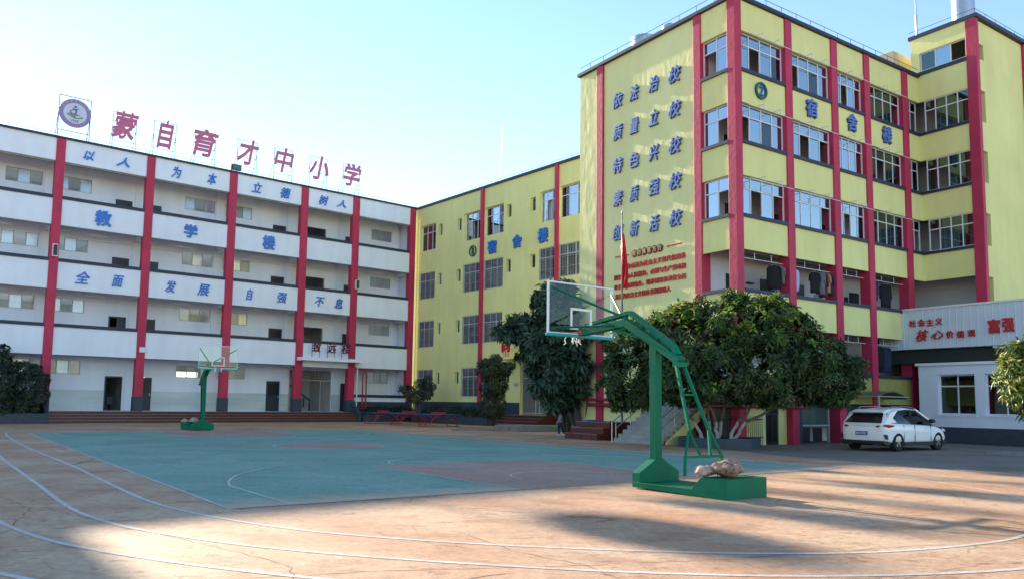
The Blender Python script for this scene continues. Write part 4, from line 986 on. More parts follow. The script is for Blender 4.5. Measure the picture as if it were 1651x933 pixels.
# ================================================================== BASKETBALL HOOPS
def hoop(loc, rz, label, near):
    """x toward the court, y across, origin on the ground at the baseline middle"""
    H = thing('basketball_hoop', label, 'basketball hoop', loc, rz, 'portable basketball hoops of the court')
    # pedestal and weight base
    w = .52
    ped = link('pedestal', MB().prism([(-w, .10), (w, .10), (w, .29), (.10, .52), (-.10, .52), (-w, .29)], 'x', -.99, -.80), GREEN, H, bevel=.006)
    base = link('weight_base', MB().prism([(-.805, .03), (-.805, .12), (-2.19, .12), (-2.40, .33), (-2.92, .33), (-2.92, .0), (-2.9, .0)][::-1], 'y', -w-.004, w+.004), GREEN, H, bevel=.006)
    link('base_seam', MB().box(-2.9, -1.0, -w-.008, w+.008, .10, .108), GREEN, base)
    for sy in (-.4, .4):
        wh = link('castor', MB().tube((-1.0, sy-.03, .045), (-1.0, sy+.03, .045), .045, 12), FRAMEG, H)
        link('levelling_foot', MB().tube((-.84, sy, 0), (-.84, sy, .08), .012, 8).tube((-2.8, sy, 0), (-2.8, sy, .05), .02, 8), DARKM, H)
    link('column', MB().box(-.97, -.81, -.085, .075, .52, 2.72), GREEN, H, bevel=.006)
    link('column_foot', MB().box(-1.0, -.78, -.12, .11, .515, .53), GREEN, H)
    # lower arm: bent box section
    def bent(pts, wd, hh, mt=GREEN, y=0, nm='arm'):
        b = MB()
        for p, q in zip(pts, pts[1:]): b.beam((p[0], y, p[1]), (q[0], y, q[1]), wd, hh)
        return link(nm, b, mt, H, bevel=.004)
    bent([(1.12, 3.0), (-.13, 3.10), (-.16, 3.10), (-1.52, 2.30)], .18, .145, nm='lower_arm')
    bent([(.80, 3.16), (-.22, 3.29), (-.25, 3.285), (-1.33, 2.60), (-1.45, 2.42)], .15, .075, nm='upper_arm')
    b = MB()
    for x, za, zb_ in ((.62, 3.06, 3.17), (.25, 3.09, 3.22), (-.1, 3.12, 3.26), (-.55, 2.90, 3.08), (-.95, 2.67, 2.83), (-1.25, 2.5, 2.64)): b.box(x-.04, x+.04, -.04, .04, za, zb_)
    link('arm_spacer', b, GREEN, H)
    bent([(.30, 3.0), (-.62, 2.77)], .05, .05, nm='arm_brace')
    bx('brace_strut', (.02, .06, -.02, .02, 2.93, 3.05), GREEN, H); bx('brace_strut', (-.3, -.26, -.02, .02, 2.86, 3.0), GREEN, H)
    link('arm_end_plate', MB().box(1.08, 1.18, -.10, .10, 2.93, 3.09), DKRED, H)
    link('arm_hinge', MB().box(-1.56, -1.42, -.12, .12, 2.20, 2.28), GREEN, H)
    # rear A-frame legs
    if near:
        b = MB(); b.beam((-1.50, -.10, 2.22), (-1.95, -.22, 1.09), .05, .05).beam((-1.50, .10, 2.22), (-1.86, .18, 1.07), .05, .05)
        b.beam((-1.95, -.22, 1.09), (-2.02, -.18, .64), .045, .045).beam((-1.86, .18, 1.07), (-2.0, .06, .64), .045, .045)
        b.beam((-1.95, -.24, 1.09), (-2.0, -.50, .64), .04, .04).beam((-1.86, .20, 1.05), (-2.0, .44, .64), .04, .04)
        link('rear_leg', b, GREEN, H)
        link('leg_bar', MB().beam((-2.0, -.52, .63), (-2.0, .46, .63), .05, .05), GREEN, H); link('leg_bar', MB().beam((-1.70, -.155, 1.70), (-1.70, .14, 1.70), .03, .03), GREEN, H)
        link('leg_foot', MB().beam((-2.0, .45, .63), (-2.05, .52, .33), .05, .05), GREEN, H); link('leg_foot', MB().beam((-2.0, -.50, .63), (-2.0, -.42, .37), .06, .06), GREEN, H)
        link('gas_strut', MB().tube((-2.0, -.42, .38), (-1.98, -.39, .27), .012, 8).tube((-1.98, -.39, .27), (-1.96, -.34, .10), .035, 10).tube((-1.96, -.40, .12), (-1.96, -.28, .12), .05, 10), GREEN, H)
    else:
        link('rear_leg', MB().beam((-1.45, 0, 2.3), (-2.35, .30, .34), .06, .06), DARKM, H)
        bx('control_box', (-1.25, -.98, -.1, .12, 2.15, 2.5), DARKM, H)
    # backboard at x 1.22, 1.8 x 1.05
    bb = link('backboard', MB().box(1.215, 1.235, -.87, .87, 2.97, 3.98), GL_BRD, H)
    link('board_frame', MB().box(1.20, 1.25, -.90, -.87, 2.95, 4.01).box(1.20, 1.25, .87, .90, 2.95, 4.01).box(1.2, 1.25, -.87, .87, 3.98, 4.01).box(1.2, 1.25, -.87, .87, 2.94, 2.97), FRAMEW, bb)
    sq = MB()
    sq.box(1.208, 1.214, -.295, .295, 3.45, 3.50).box(1.208, 1.214, -.295, .295, 3.05, 3.10).box(1.208, 1.214, -.295, -.245, 3.10, 3.45).box(1.208, 1.214, .245, .295, 3.10, 3.45)
    link('target_square', sq, ROPE, bb)
    pd = MB().box(1.185, 1.265, -.93, .93, 2.885, 2.945).box(1.185, 1.265, -.935, -.885, 2.946, 3.20)
    pd.box(1.185, 1.265, .885, .935, 2.946, 3.20) if not near else None
    link('edge_padding', pd, TEALP, bb, bevel=.015)
    # struts from arm to board
    link('board_strut', MB().tube((.03, -.05, 3.22), (1.19, -.84, 3.86), .024, 8), mat('dark_green_tube', (.0, .085, .05), .35), H)
    link('board_strut', MB().tube((.03, .05, 3.26), (1.14, .86, 3.86), .024, 8), GREEN, H)
    link('board_strut', MB().tube((.14, -.09, 3.06), (1.19, -.82, 3.04), .022, 8), MATS['dark_green_tube'], H)
    link('board_strut', MB().tube((.14, .09, 3.06), (1.19, .82, 3.04), .022, 8), MATS['dark_green_tube'], H)
    # rim and net remains
    rim = MB(); pts = [(1.25+.15+.225+.225*cos(a*pi/16), .225*sin(a*pi/16), 3.0) for a in range(33)]
    rim.path(pts, .01, 6); rm = link('rim', rim, ORANGE, H)
    link('rim_plate', MB().box(1.236, 1.40, -.10, .10, 2.99, 3.01).box(1.236, 1.25, -.09, .09, 2.86, 3.01), ORANGE, rm)
    nt = MB(); r = random.Random(5 if near else 9)
    for k in range(9):
        a = pi*.75+k*pi/10; x = 1.625+.225*cos(a); y = .225*sin(a); pts = [(x, y, 2.99)]; 
        for q in range(4): pts.append((pts[-1][0]+r.uniform(-.035, .035), pts[-1][1]+r.uniform(-.05, .05), pts[-1][2]-r.uniform(.03, .075)))
        nt.path(pts, .011, 5)
    link('torn_net', nt, ROPE, rm)
    return H
hoop(ct(0, 7.47), THU, 'near green portable hoop seen from behind, glass backboard, with big stones on its base', True)
hoop(ct(28, 7.35), THU+pi, 'far green portable hoop facing the camera in front of the classroom steps', False)

def rock(name, loc, dims, seed, m, label, rz=0, n=3):
    import bmesh
    bm = bmesh.new(); bmesh.ops.create_icosphere(bm, subdivisions=n+1, radius=1); r = random.Random(seed)
    ph = [r.uniform(0, 6) for _ in range(12)]
    for v in bm.verts:
        c = v.co.copy(); d = 1 + .13*sin(c.x*3.1+ph[0])*cos(c.y*2.7+ph[1]) + .10*sin(c.z*4+ph[2]+c.x*2) + .07*sin(c.x*8+ph[3])*sin(c.y*7+ph[4]) + .05*sin(c.z*11+ph[5]+c.y*6)+.03*sin(c.x*19+ph[6])*sin(c.z*17)
        # flatten facets
        for k in range(5):
            nx = Vector((cos(ph[k+6]), sin(ph[k+6]*1.7), cos(ph[k+6]*2.3))).normalized(); t = (c*d).dot(nx)
            if t > .78: d *= .78/t if t > 0 else 1
        v.co = Vector((c.x*d*dims[0], c.y*d*dims[1], c.z*d*dims[2]))
    zmin = min(v.co.z for v in bm.verts)
    for v in bm.verts:
        v.co.z -= zmin
        if v.co.z < dims[2]*.18: v.co.z *= .3
    me = bpy.data.meshes.new(name); bm.to_mesh(me); bm.free()
    o = link(name, me, m, None, loc, rz, smooth=True); tag(o, label, 'stone', 'stones weighing down the hoop bases'); return o
rock('stone', ct(-2.62, 7.36, .325), (.29, .31, .15), 4, STONE, 'rounded brown stone on the near hoop base, the larger of the two', THU)
rock('stone', ct(-2.36, 7.10, .325), (.17, .29, .095), 11, STONE2, 'long pale stone with broken end lying on the near hoop base', THU+.4)
rock('stone', ct(30.5, 7.35, .325), (.22, .34, .13), 21, STONE2, 'pale stone lying on the far hoop base')
rock('stone', ct(30.6, 6.95, .325), (.18, .20, .10), 25, STONE2, 'small pale stone at the left end of the far hoop base')

# ================================================================== CAR
def car():
    T = thing('parked_car', 'white hatchback with red tail lamps parked before the gatehouse', 'car', wc(4.10, -3.80), THC)
    # x forward, y left. stations: x, half-width at sill/belt, z bottom, z belt, crown
    ST = [(-2.14, .62, .66, .40, .93, .93), (-2.10, .76, .80, .34, .97, .98), (-1.98, .85, .87, .27, .99, 1.02), (-1.7, .885, .90, .25, 1.00, 1.04), (-1.1, .90, .915, .25, .985, 1.03), (-.3, .895, .91, .25, .955, 1.0), (.5, .895, .905, .25, .93, .97), (1.1, .90, .90, .25, .90, .95), (1.5, .89, .875, .26, .85, .92), (1.85, .86, .82, .28, .76, .83), (2.1, .76, .70, .32, .64, .70), (2.22, .55, .50, .40, .55, .58)]
    def section(st):
        x, ws, wb, z0, zb, zc_ = st
        h = zb-z0
        return [(x, 0, z0), (x, ws*.80, z0), (x, ws*.97, z0+.06), (x, ws, z0+h*.30), (x, (ws+wb)/2+.015, z0+h*.62), (x, wb, zb-.07), (x, wb*.93, zb), (x, wb*.60, zc_-.01), (x, 0, zc_)]
    def loft(secs, capends=True):
        b = MB(); n = len(secs[0])
        for s_ in secs:
            b.v += s_ + [(p[0], -p[1], p[2]) for p in s_[-2:0:-1]]
        m_ = 2*n-2
        for i in range(len(secs)-1):
            for k in range(m_): b.f.append((i*m_+k, i*m_+(k+1) % m_, (i+1)*m_+(k+1) % m_, (i+1)*m_+k))
        if capends: b.f += [tuple(range(m_-1, -1, -1)), tuple(range((len(secs)-1)*m_, len(secs)*m_))]
        return b
    body = link('body', loft([section(s_) for s_ in ST]), CARW, T, smooth=True)
    sb_ = body.modifiers.new('sub', 'SUBSURF'); sb_.levels = 2; sb_.render_levels = 2
    # wheel wells cut
    for i, x in enumerate((-1.325, 1.325)):
        cut = link('wheel_arch', MB().tube((x, -1.2, .34), (x, -.55, .34), .385, 28).tube((x, .55, .34), (x, 1.2, .34), .385, 28), BLACKP, None)
        bm_ = body.modifiers.new('arch', 'BOOLEAN'); bm_.object = cut; bm_.operation = 'DIFFERENCE'
        cut['_tmp'] = 1
    dg = bpy.context.evaluated_depsgraph_get(); me = bpy.data.meshes.new_from_object(body.evaluated_get(dg)); body.modifiers.clear(); body.data = me
    for o in [o for o in bpy.data.objects if o.get('_tmp')]: bpy.data.objects.remove(o)
    # glasshouse
    GS = [(-1.98, .70, .62, 1.00, 1.06), (-1.86, .76, .64, 1.0, 1.17), (-1.60, .80, .64, 1.0, 1.38), (-1.2, .81, .65, .99, 1.485), (-.5, .82, .67, .96, 1.535), (.1, .82, .66, .94, 1.50), (.6, .81, .64, .93, 1.36), (1.0, .80, .62, .93, 1.14), (1.25, .76, .60, .90, .98)]
    def gsec(g, e=0.0):
        x, wb, wt, z0, zt = g
        t = min(wt, wb - (wb-wt)*(zt-z0)/.5); return [(x, 0, z0-.05), (x, wb, z0-.05), (x, wb, z0), (x, (wb+t)/2+.02, z0+(zt-z0)*.5), (x, t+.03, zt-.07), (x, t-.05, zt-.02), (x, t*.5, zt), (x, 0, zt+.005)]
    gh = link('glasshouse', loft([gsec(g) for g in GS]), GL_CAR, T, smooth=True)
    core_ = link('cabin_interior', loft([[(p[0], p[1]*.9, (p[2]-1)*.88+1) for p in gsec(g)] for g in GS]), BLACKP, gh)
    # roof skin: top rows of the glasshouse lifted
    def skin(i0, i1, k0, k1, nm, m, lift=.012, sides=(1, -1)):
        b = MB()
        for sg in sides:
            i = len(b.v)
            for g in GS[i0:i1]:
                s_ = gsec(g)
                for k in range(k0, k1):
                    p = s_[k]; b.v.append((p[0], sg*(p[1]+lift*(1 if p[1] > .3 else 0)), p[2]+lift*.7))
            n = k1-k0
            for a in range(i1-i0-1):
                for k in range(n-1): b.f.append((i+a*n+k, i+a*n+k+1, i+(a+1)*n+k+1, i+(a+1)*n+k))
        o = link(nm, b, m, T, smooth=True); sm = o.modifiers.new('solid', 'SOLIDIFY'); sm.thickness = .012; return o
    skin(2, 6, 4, 8, 'roof', CARW)
    def strip(pts, wd, nm, m, th=.015):
        b = MB()
        for p, q in zip(pts, pts[1:]): b.beam(p, q, th, wd)
        return link(nm, b, m, T)
    for sg in (-1, 1):
        # rear pillar (broad), front pillar, belt line
        link('rear_pillar', MB().prism([(-1.98, 1.0), (-1.62, 1.36), (-1.15, 1.475), (-1.22, 1.40), (-1.50, 1.17), (-1.20, 1.00), (-1.1, .95), (-1.99, .95)], 'y', sg*.745-.055, sg*.745+.055), CARW, T, bevel=.01)
        link('front_pillar', MB().beam((.10, sg*.70, 1.49), (1.15, sg*.785, 1.0), .07, .05), CARW, T)
        link('centre_pillar', MB().beam((-.25, sg*.80, .97), (-.32, sg*.725, 1.47), .03, .07), BLACKP, T)
        link('roof_rail', MB().path([(-1.35, sg*.60, 1.50), (-1.2, sg*.62, 1.565), (-.3, sg*.63, 1.58), (.15, sg*.62, 1.545), (.25, sg*.62, 1.49)], .018, 6), STEEL, T)
        link('sill_cladding', MB().box(-.98, .98, sg*.88-.03, sg*.88+.03, .20, .33), BLACKP, T)
        mr = link('door_mirror', MB().prism([(.62, 1.0), (.60, 1.12), (.72, 1.15), (.82, 1.08), (.80, 1.0)], 'y', min(sg*.92, sg*1.10), max(sg*.92, sg*1.10)), BLACKP, T, bevel=.02)
        for x in (-.45, .45): link('door_handle', MB().box(x-.09, x+.09, sg*.915-.015, sg*.915+.015, .80, .825), CARW, T, bevel=.005)
        b = MB().path([(-2.11, sg*.47, .865), (-2.10, sg*.60, .875), (-2.03, sg*.76, .885), (-1.90, sg*.86, .89), (-1.72, sg*.905, .895), (-1.58, sg*.915, .90)], [.02, .05, .065, .06, .04, .008], 12)
        tl = link('tail_lamp', b, TAILR, T)
        b = MB(); b.v = [(-2.10, sg*.78, .60), (-2.05, sg*.88, .585), (-2.05, sg*.895, .42), (-2.075, sg*.86, .45)]; b.v += [(p[0]+.08, p[1], p[2]) for p in b.v]
        b.f = [(0,1,2,3), (7,6,5,4)] + [(k, (k+1) % 4, 4+(k+1) % 4, 4+k) for k in range(4)]
        link('bumper_vent', b, BLACKP, T)
        link('exhaust_trim', MB().path([(-2.12, sg*.40, .30), (-2.13, sg*.64, .31), (-2.12, sg*.68, .25), (-2.13, sg*.44, .23), (-2.12, sg*.40, .30)], .012, 6), ALLOY, T)
        link('headlamp', MB().path([(1.72, sg*.84, .78), (1.95, sg*.78, .72), (2.08, sg*.62, .66)], [.02, .05, .03], 8), LAMPW, T, smooth=True)
        for x in (-1.325, 1.325):
            wl_ = thing('wheel', '', '', (x, sg*.80, .34)); wl_.parent = T
            del wl_['label']; del wl_['category']
            ty = MB(); prof = [(.21, -.10), (.30, -.11), (.335, -.085), (.34, 0), (.335, .085), (.30, .11), (.21, .10)]
            for k in range(32):
                a = 2*pi*k/32
                for r_, y_ in prof: ty.v.append((r_*cos(a), y_, r_*sin(a)))
            m7 = len(prof)
            for k in range(32):
                for j in range(m7): ty.f.append((k*m7+j, k*m7+(j+1) % m7, ((k+1) % 32)*m7+(j+1) % m7, ((k+1) % 32)*m7+j))
            link('tyre', ty, RUBBER, wl_, smooth=True)
            rb = MB(); yo = sg*.085
            for k in range(5):
                a = 2*pi*k/5+.3; 
                for da in (-.17, .17): rb.beam((.04*cos(a), yo, .04*sin(a)), (.235*cos(a+da), yo-.01*sg, .235*sin(a+da)), .03, .03, up=(0, 1, 0))
            rb.tube((0, yo-.02, 0), (0, yo+.02, 0), .05, 12)
            pts = [(.235*cos(2*pi*k/32), yo, .235*sin(2*pi*k/32)) for k in range(33)]; rb.path(pts, .016, 6)
            link('rim', rb, ALLOY, wl_)
            link('hub', MB().tube((0, -.06, 0), (0, .06, 0), .21, 20), DARKM, wl_)
    # rear window, plate, bumper, spoiler, letters
    b = MB(); b.v = [(-2.075, -.70, 1.01), (-2.10, -.35, 1.0), (-2.10, .35, 1.0), (-2.075, .70, 1.01), (-1.70, .58, 1.32), (-1.70, .3, 1.35), (-1.70, -.3, 1.35), (-1.70, -.58, 1.32)]
    b.v += [(p[0]+.15, p[1]*.95, p[2]-.02) for p in b.v]; b.f = [tuple(range(7, -1, -1)), tuple(range(8, 16))] + [(k, (k+1) % 8, 8+(k+1) % 8, 8+k) for k in range(8)]
    link('rear_window', b, mat('dark_car_glass', (.012, .014, .018), .12, .05, 2, 0, spec=.25), T)
    link('tailgate_spoiler', MB().prism([(-1.84, 1.37), (-1.55, 1.465), (-1.3, 1.49), (-1.3, 1.44), (-1.75, 1.34)], 'y', -.62, .62), CARW, T, bevel=.012)
    link('tailgate_frame', MB().beam((-2.04, -.74, .98), (-1.66, -.62, 1.38), .09, .07).beam((-2.04, .74, .98), (-1.66, .62, 1.38), .09, .07).box(-2.125, -1.95, -.72, .72, .93, .995), CARW, T, bevel=.02)
    pl_ = link('number_plate', MB().box(-2.185, -2.15, -.22, .22, .56, .70), PLATEB, T)
    put_text('plate_number', 'AB·55TB2', ROPE, pl_, -2.19, 0, .63, .38, .085, rz=-pi/2, ext=.006, off=.01)
    tb = MB()
    for k in range(6): tb.box(-2.165, -2.145, -.27+k*.1, -.235+k*.1, .872, .897)
    link('tailgate_lettering', tb, ALLOY, T)
    link('rear_bumper', MB().prism([(-2.17, .38), (-2.16, .26), (-1.9, .20), (-1.75, .20), (-1.75, .36)], 'y', -.83, .83), BLACKP, T, bevel=.02)
    link('front_bumper', MB().box(1.75, 2.17, -.78, .78, .22, .34), BLACKP, T, bevel=.02)
    link('underbody', MB().box(-1.9, 1.9, -.72, .72, .20, .30), BLACKP, T)
    link('door_seam', MB().box(-1.0, -.985, -.914, -.90, .34, .93).box(-.29, -.275, -.92, -.90, .34, .93).box(.80, .812, -.912, -.895, .34, .90), BLACKP, T)
car()

# ================================================================== YARD FURNITURE
# flag stage
S = thing('flag_stage', 'dark red boarded flag platform with three steps in front of the slogan wall', 'platform', wc(0, 0), THC)
bx('platform', (-1.92, -.12, 5.35, 7.62, 0, .76), WOOD, S)
bx('step', (-2.22, -1.925, 5.40, 7.62, 0, .51), WOOD, S); bx('step', (-2.52, -2.225, 5.45, 7.62, 0, .26), WOOD, S)
for x, z, y in ((-1.92, .76, 5.35), (-2.22, .51, 5.40), (-2.52, .26, 5.45)): bx('nosing', (x-.012, x+.06, y, 7.62, z-.02, z+.006), STEPE, S)
for y in (5.8, 6.5, 7.1): bx('board_joint', (-2.53, -2.521, y, y+.008, 0, .24), DOORD, S)
FP = thing('flagpole', 'slim steel flagpole standing on the red platform, taller than the slogan lines', 'flagpole', wc(-.75, 5.35+.5, .76), THC)
link('pole', MB().tube((0, 0, 0), (0, 0, 5.2), .045, 12).tube((0, 0, 5.2), (0, 0, 9.3), .036, 12, r2=.025), STEEL, FP, smooth=True)
link('finial', MB().tube((0, 0, 9.3), (0, 0, 9.42), .045, 12, r2=.03), STEEL, FP); link('base_plate', MB().box(-.12, .12, -.12, .12, 0, .03), STEEL, FP)
link('halyard', MB().tube((-.06, .0, .9), (-.06, 0, 8.8), .006, 5), ROPE, FP)
b = MB(); N_ = 14; M_ = 26
for i in range(M_+1):
    q = i/M_; zz_ = 8.35 - q*2.1
    for j in range(N_+1):
        t = j/N_; wdt = .12 + .5*min(1, q*1.6)**.8 * (1-.25*max(0, q-.8)*5*.6)
        x = .05 + wdt*t*.55 + .03*sin(j*2.2+q*3); y = .10*sin(j*1.5+q*2.2)*(.35+.65*q); z = zz_ - .42*t*q - .05*sin(j*1.5)
        b.v.append((y, -x+.02, z))
for i in range(M_):
    for j in range(N_): b.f.append((i*(N_+1)+j, i*(N_+1)+j+1, (i+1)*(N_+1)+j+1, (i+1)*(N_+1)+j))
fo = link('flag', b, FLAGR, None, wc(-.75, 5.85, .76), THC, smooth=True); fo.modifiers.new('solid', 'SOLIDIFY').thickness = .006
tag(fo, 'red flag hanging limp from the pole in front of the slogan wall', 'flag')
o = link('blue_tray', MB().box(-.3, .3, -.2, .2, 0, .06).box(-.26, .26, -.16, .16, .06, .065), BLUEPL, None, wc(-1.5, 7.1, .765), THC); tag(o, 'flat blue plastic tray lying on top of the red platform', 'tray')
o = link('blue_mat', MB().box(-.13, .13, -.2, .2, 0, .02), BLUEPL, None, wc(-2.06, 7.3, .515), THC); tag(o, 'small blue mat lying on the middle step of the platform', 'mat')
# outside stairs with rails
T = thing('outside_staircase', 'grey concrete staircase with steel handrails and yellow side, climbing to the slogan wall', 'staircase', wc(0, 0), THC)
n_ = 10; x0 = -2.55; y0, y1 = 1.75, 4.35
for k in range(n_): bx('step', (x0+.245*k, x0+.245*(k+1) if k < n_-1 else .11, y0, y1, 0 if k < 1 else .168*k-.02, .168*(k+1)), CONCL, T)
link('side_wall', MB().prism([(x0+.3, 0), (x0+.3, .10), (.11, 1.70), (.11, 1.35), (x0+.9, 0)], 'y', y0-.14, y0-.01), YEL, T)
link('side_wall', MB().prism([(x0+.3, 0), (x0+.3, .10), (.11, 1.70), (.11, 0)], 'y', y1+.01, y1+.12), CONC, T)
for y in (y0+.06, y1-.06):
    b = MB()
    for h in (.88, .5): b.tube((x0+.05, y, .05+h), (.05, y, 1.68+h), .022, 8)
    for q in (0, .33, .66, 1): b.tube((x0+.05+2.5*q, y, .03+1.6*q), (x0+.05+2.5*q, y, .93+1.64*q), .02, 8)
    b.path([(x0+.05, y, .93), (x0-.16, y, .80), (x0-.16, y, .0)], .022, 8)
    link('handrail', b, STEEL, T)
# balustrade in front of the wall, black garden fence round the planter
TF = thing('garden_fence', 'low black iron fence behind the planter of the big tree', 'fence', wc(0, 0), THC)
b = MB()
for k in range(26):
    q = k/25; x = -.35-.9*sin(q*pi)*0; b.box(-.50, -.484, .2+k*.06-.0, .212+k*.06, .0, 1.15)
for k in range(18): b.box(-.50+k*.12, -.484+k*.12, .19, .205, 0, 1.15)
link('bars', b, DARKM, TF)
link('rail', MB().box(-.51, -.474, .2, 1.72, 1.0, 1.03).box(-.51, -.474, .2, 1.72, .3, .33).box(-.5, 1.6, .18, .214, 1.0, 1.03).box(-.5, 1.6, .18, .214, .3, .33), DARKM, TF)

# kerbs and low platforms
o = link('kerb', MB().prism([(0, 0), (0, .10), (.25, .12), (6, .12), (6, 0)], 'y', 0, .9), CONC, None, (15.9, 26.7, 0), radians(-38), bevel=.02); struct(o)
PB_ = lambda x, y, z=0: (PB[0]+x*cos(THB)-y*sin(THB), PB[1]+x*sin(THB)+y*cos(THB), z)
P = thing('flower_bed', 'long low dark-walled flower bed under the first dormitory', 'planter', PB_(0, 0), THB)
bx('wall', (3.0, 12.3, -2.3, -2.12, 0, .55), PLIN, P); bx('wall', (12.1, 12.3, -2.118, -.01, 0, .55), PLIN, P); bx('soil', (1.5, 12.09, -2.118, -.01, .3, .45), SOIL, P)
P = thing('flower_bed', 'dark-walled flower bed in the corner between the two left buildings', 'planter', wA(0, 0), THA)
bx('wall', (-5.2, 1.4, -1.6, -1.42, 0, .55), PLIN, P); bx('soil', (-5.2, 1.4, -1.418, -.01, .3, .44), SOIL, P)
P = thing('flower_bed', 'dark-walled flower bed full of shrubs at the far left edge', 'planter', wA(0, 0), THA)
b = MB().box(-38, -25.87, -1.9, -1.7, 0, .58)
link('wall', b, BRICKD, P); bx('wall', (-26.07, -25.87, -1.698, -.04, 0, .58), BRICKD, P); bx('soil', (-38, -26.08, -1.698, -.04, .3, .47), SOIL, P)
link('coping', MB().prism([(-1.9, .582), (-.3, 1.25), (-.04, 1.25), (-.04, .582)], 'x', -26.05, -25.87), PLIN, P)
# entrance steps of the first dormitory and grey pads
T = thing('entrance_steps', 'red granite steps at the gate of the first dormitory', 'steps', PB_(0, 0), THB)
for k in range(4):
    stp = bx('step', (12.35 + .0, 16.6-.35*k*0, -2.0+.32*k, -1.68+.32*k if k < 3 else .05, 0, .19*(k+1)), STEPM, T); bx('step_edge', (12.36, 16.6, -2.006+.32*k, -1.96+.32*k, .19*(k+1)-.03, .19*(k+1)+.003), STEPE, stp)
o = link('concrete_pad', MB().prism([(0, 0), (4.6, 0), (5.2, .9), (4.6, 1.9), (.3, 1.9)], 'z', 0, .33), CONC, None, (-.9, 42.9, 0), radians(3), bevel=.02); tag(o, 'raised grey octagonal concrete pad under the broad-leaved tree', 'platform')
o = link('concrete_pad', MB().prism([(0, 0), (3.6, 0), (3.8, 1.6), (.5, 2.0)], 'z', 0, .09), CONC, None, (-3.2, 43.1, 0), radians(8)); tag(o, 'thin flat grey slab lying left of the raised concrete pad', 'slab')
# plaza paving lines: raised joints read as pale strips; drain cover
o = struct(link('drain_cover', MB().box(-.5, .5, -.12, .12, 0, .012), CONCL, None, (1.1, 38.5, 0.0), radians(10)))

# table tennis
def pp(loc, lab):
    T = thing('table_tennis_table', lab, 'table tennis table', loc, radians(38), 'outdoor table tennis tables')
    link('table_top', MB().box(-1.37, -.005, -.76, .76, .72, .76).box(.005, 1.37, -.76, .76, .72, .76), PPBLUE, T)
    link('net', MB().box(-.02, .02, -.85, .85, .765, .92), PPRED, T)
    for sx in (-1, 1):
        for sy in (-.55, .55):
            pts = [(sx*(.15+.95*q), sy, .71-.72*(q**2.2)) for q in [k/8 for k in range(9)]]
            link('leg', MB().path([(p[0], p[1], max(.02, p[2])) for p in pts], .028, 6), PPRED, T)
            link('brace', MB().path([(sx*.95, sy, .70), (sx*.62, sy, .42)], .02, 6), PPRED, T)
        link('foot_bar', MB().tube((sx*1.1, -.6, .03), (sx*1.1, .6, .03), .025, 6), PPRED, T)
pp((-4.55, 50.0, 0), 'right-hand table tennis table, nearest, blue top with red net and arched red legs')
pp((-6.75, 52.6, 0), 'middle of the three blue table tennis tables with red legs')
pp((-8.95, 55.6, 0), 'left-hand table tennis table, farthest, by the classroom steps')

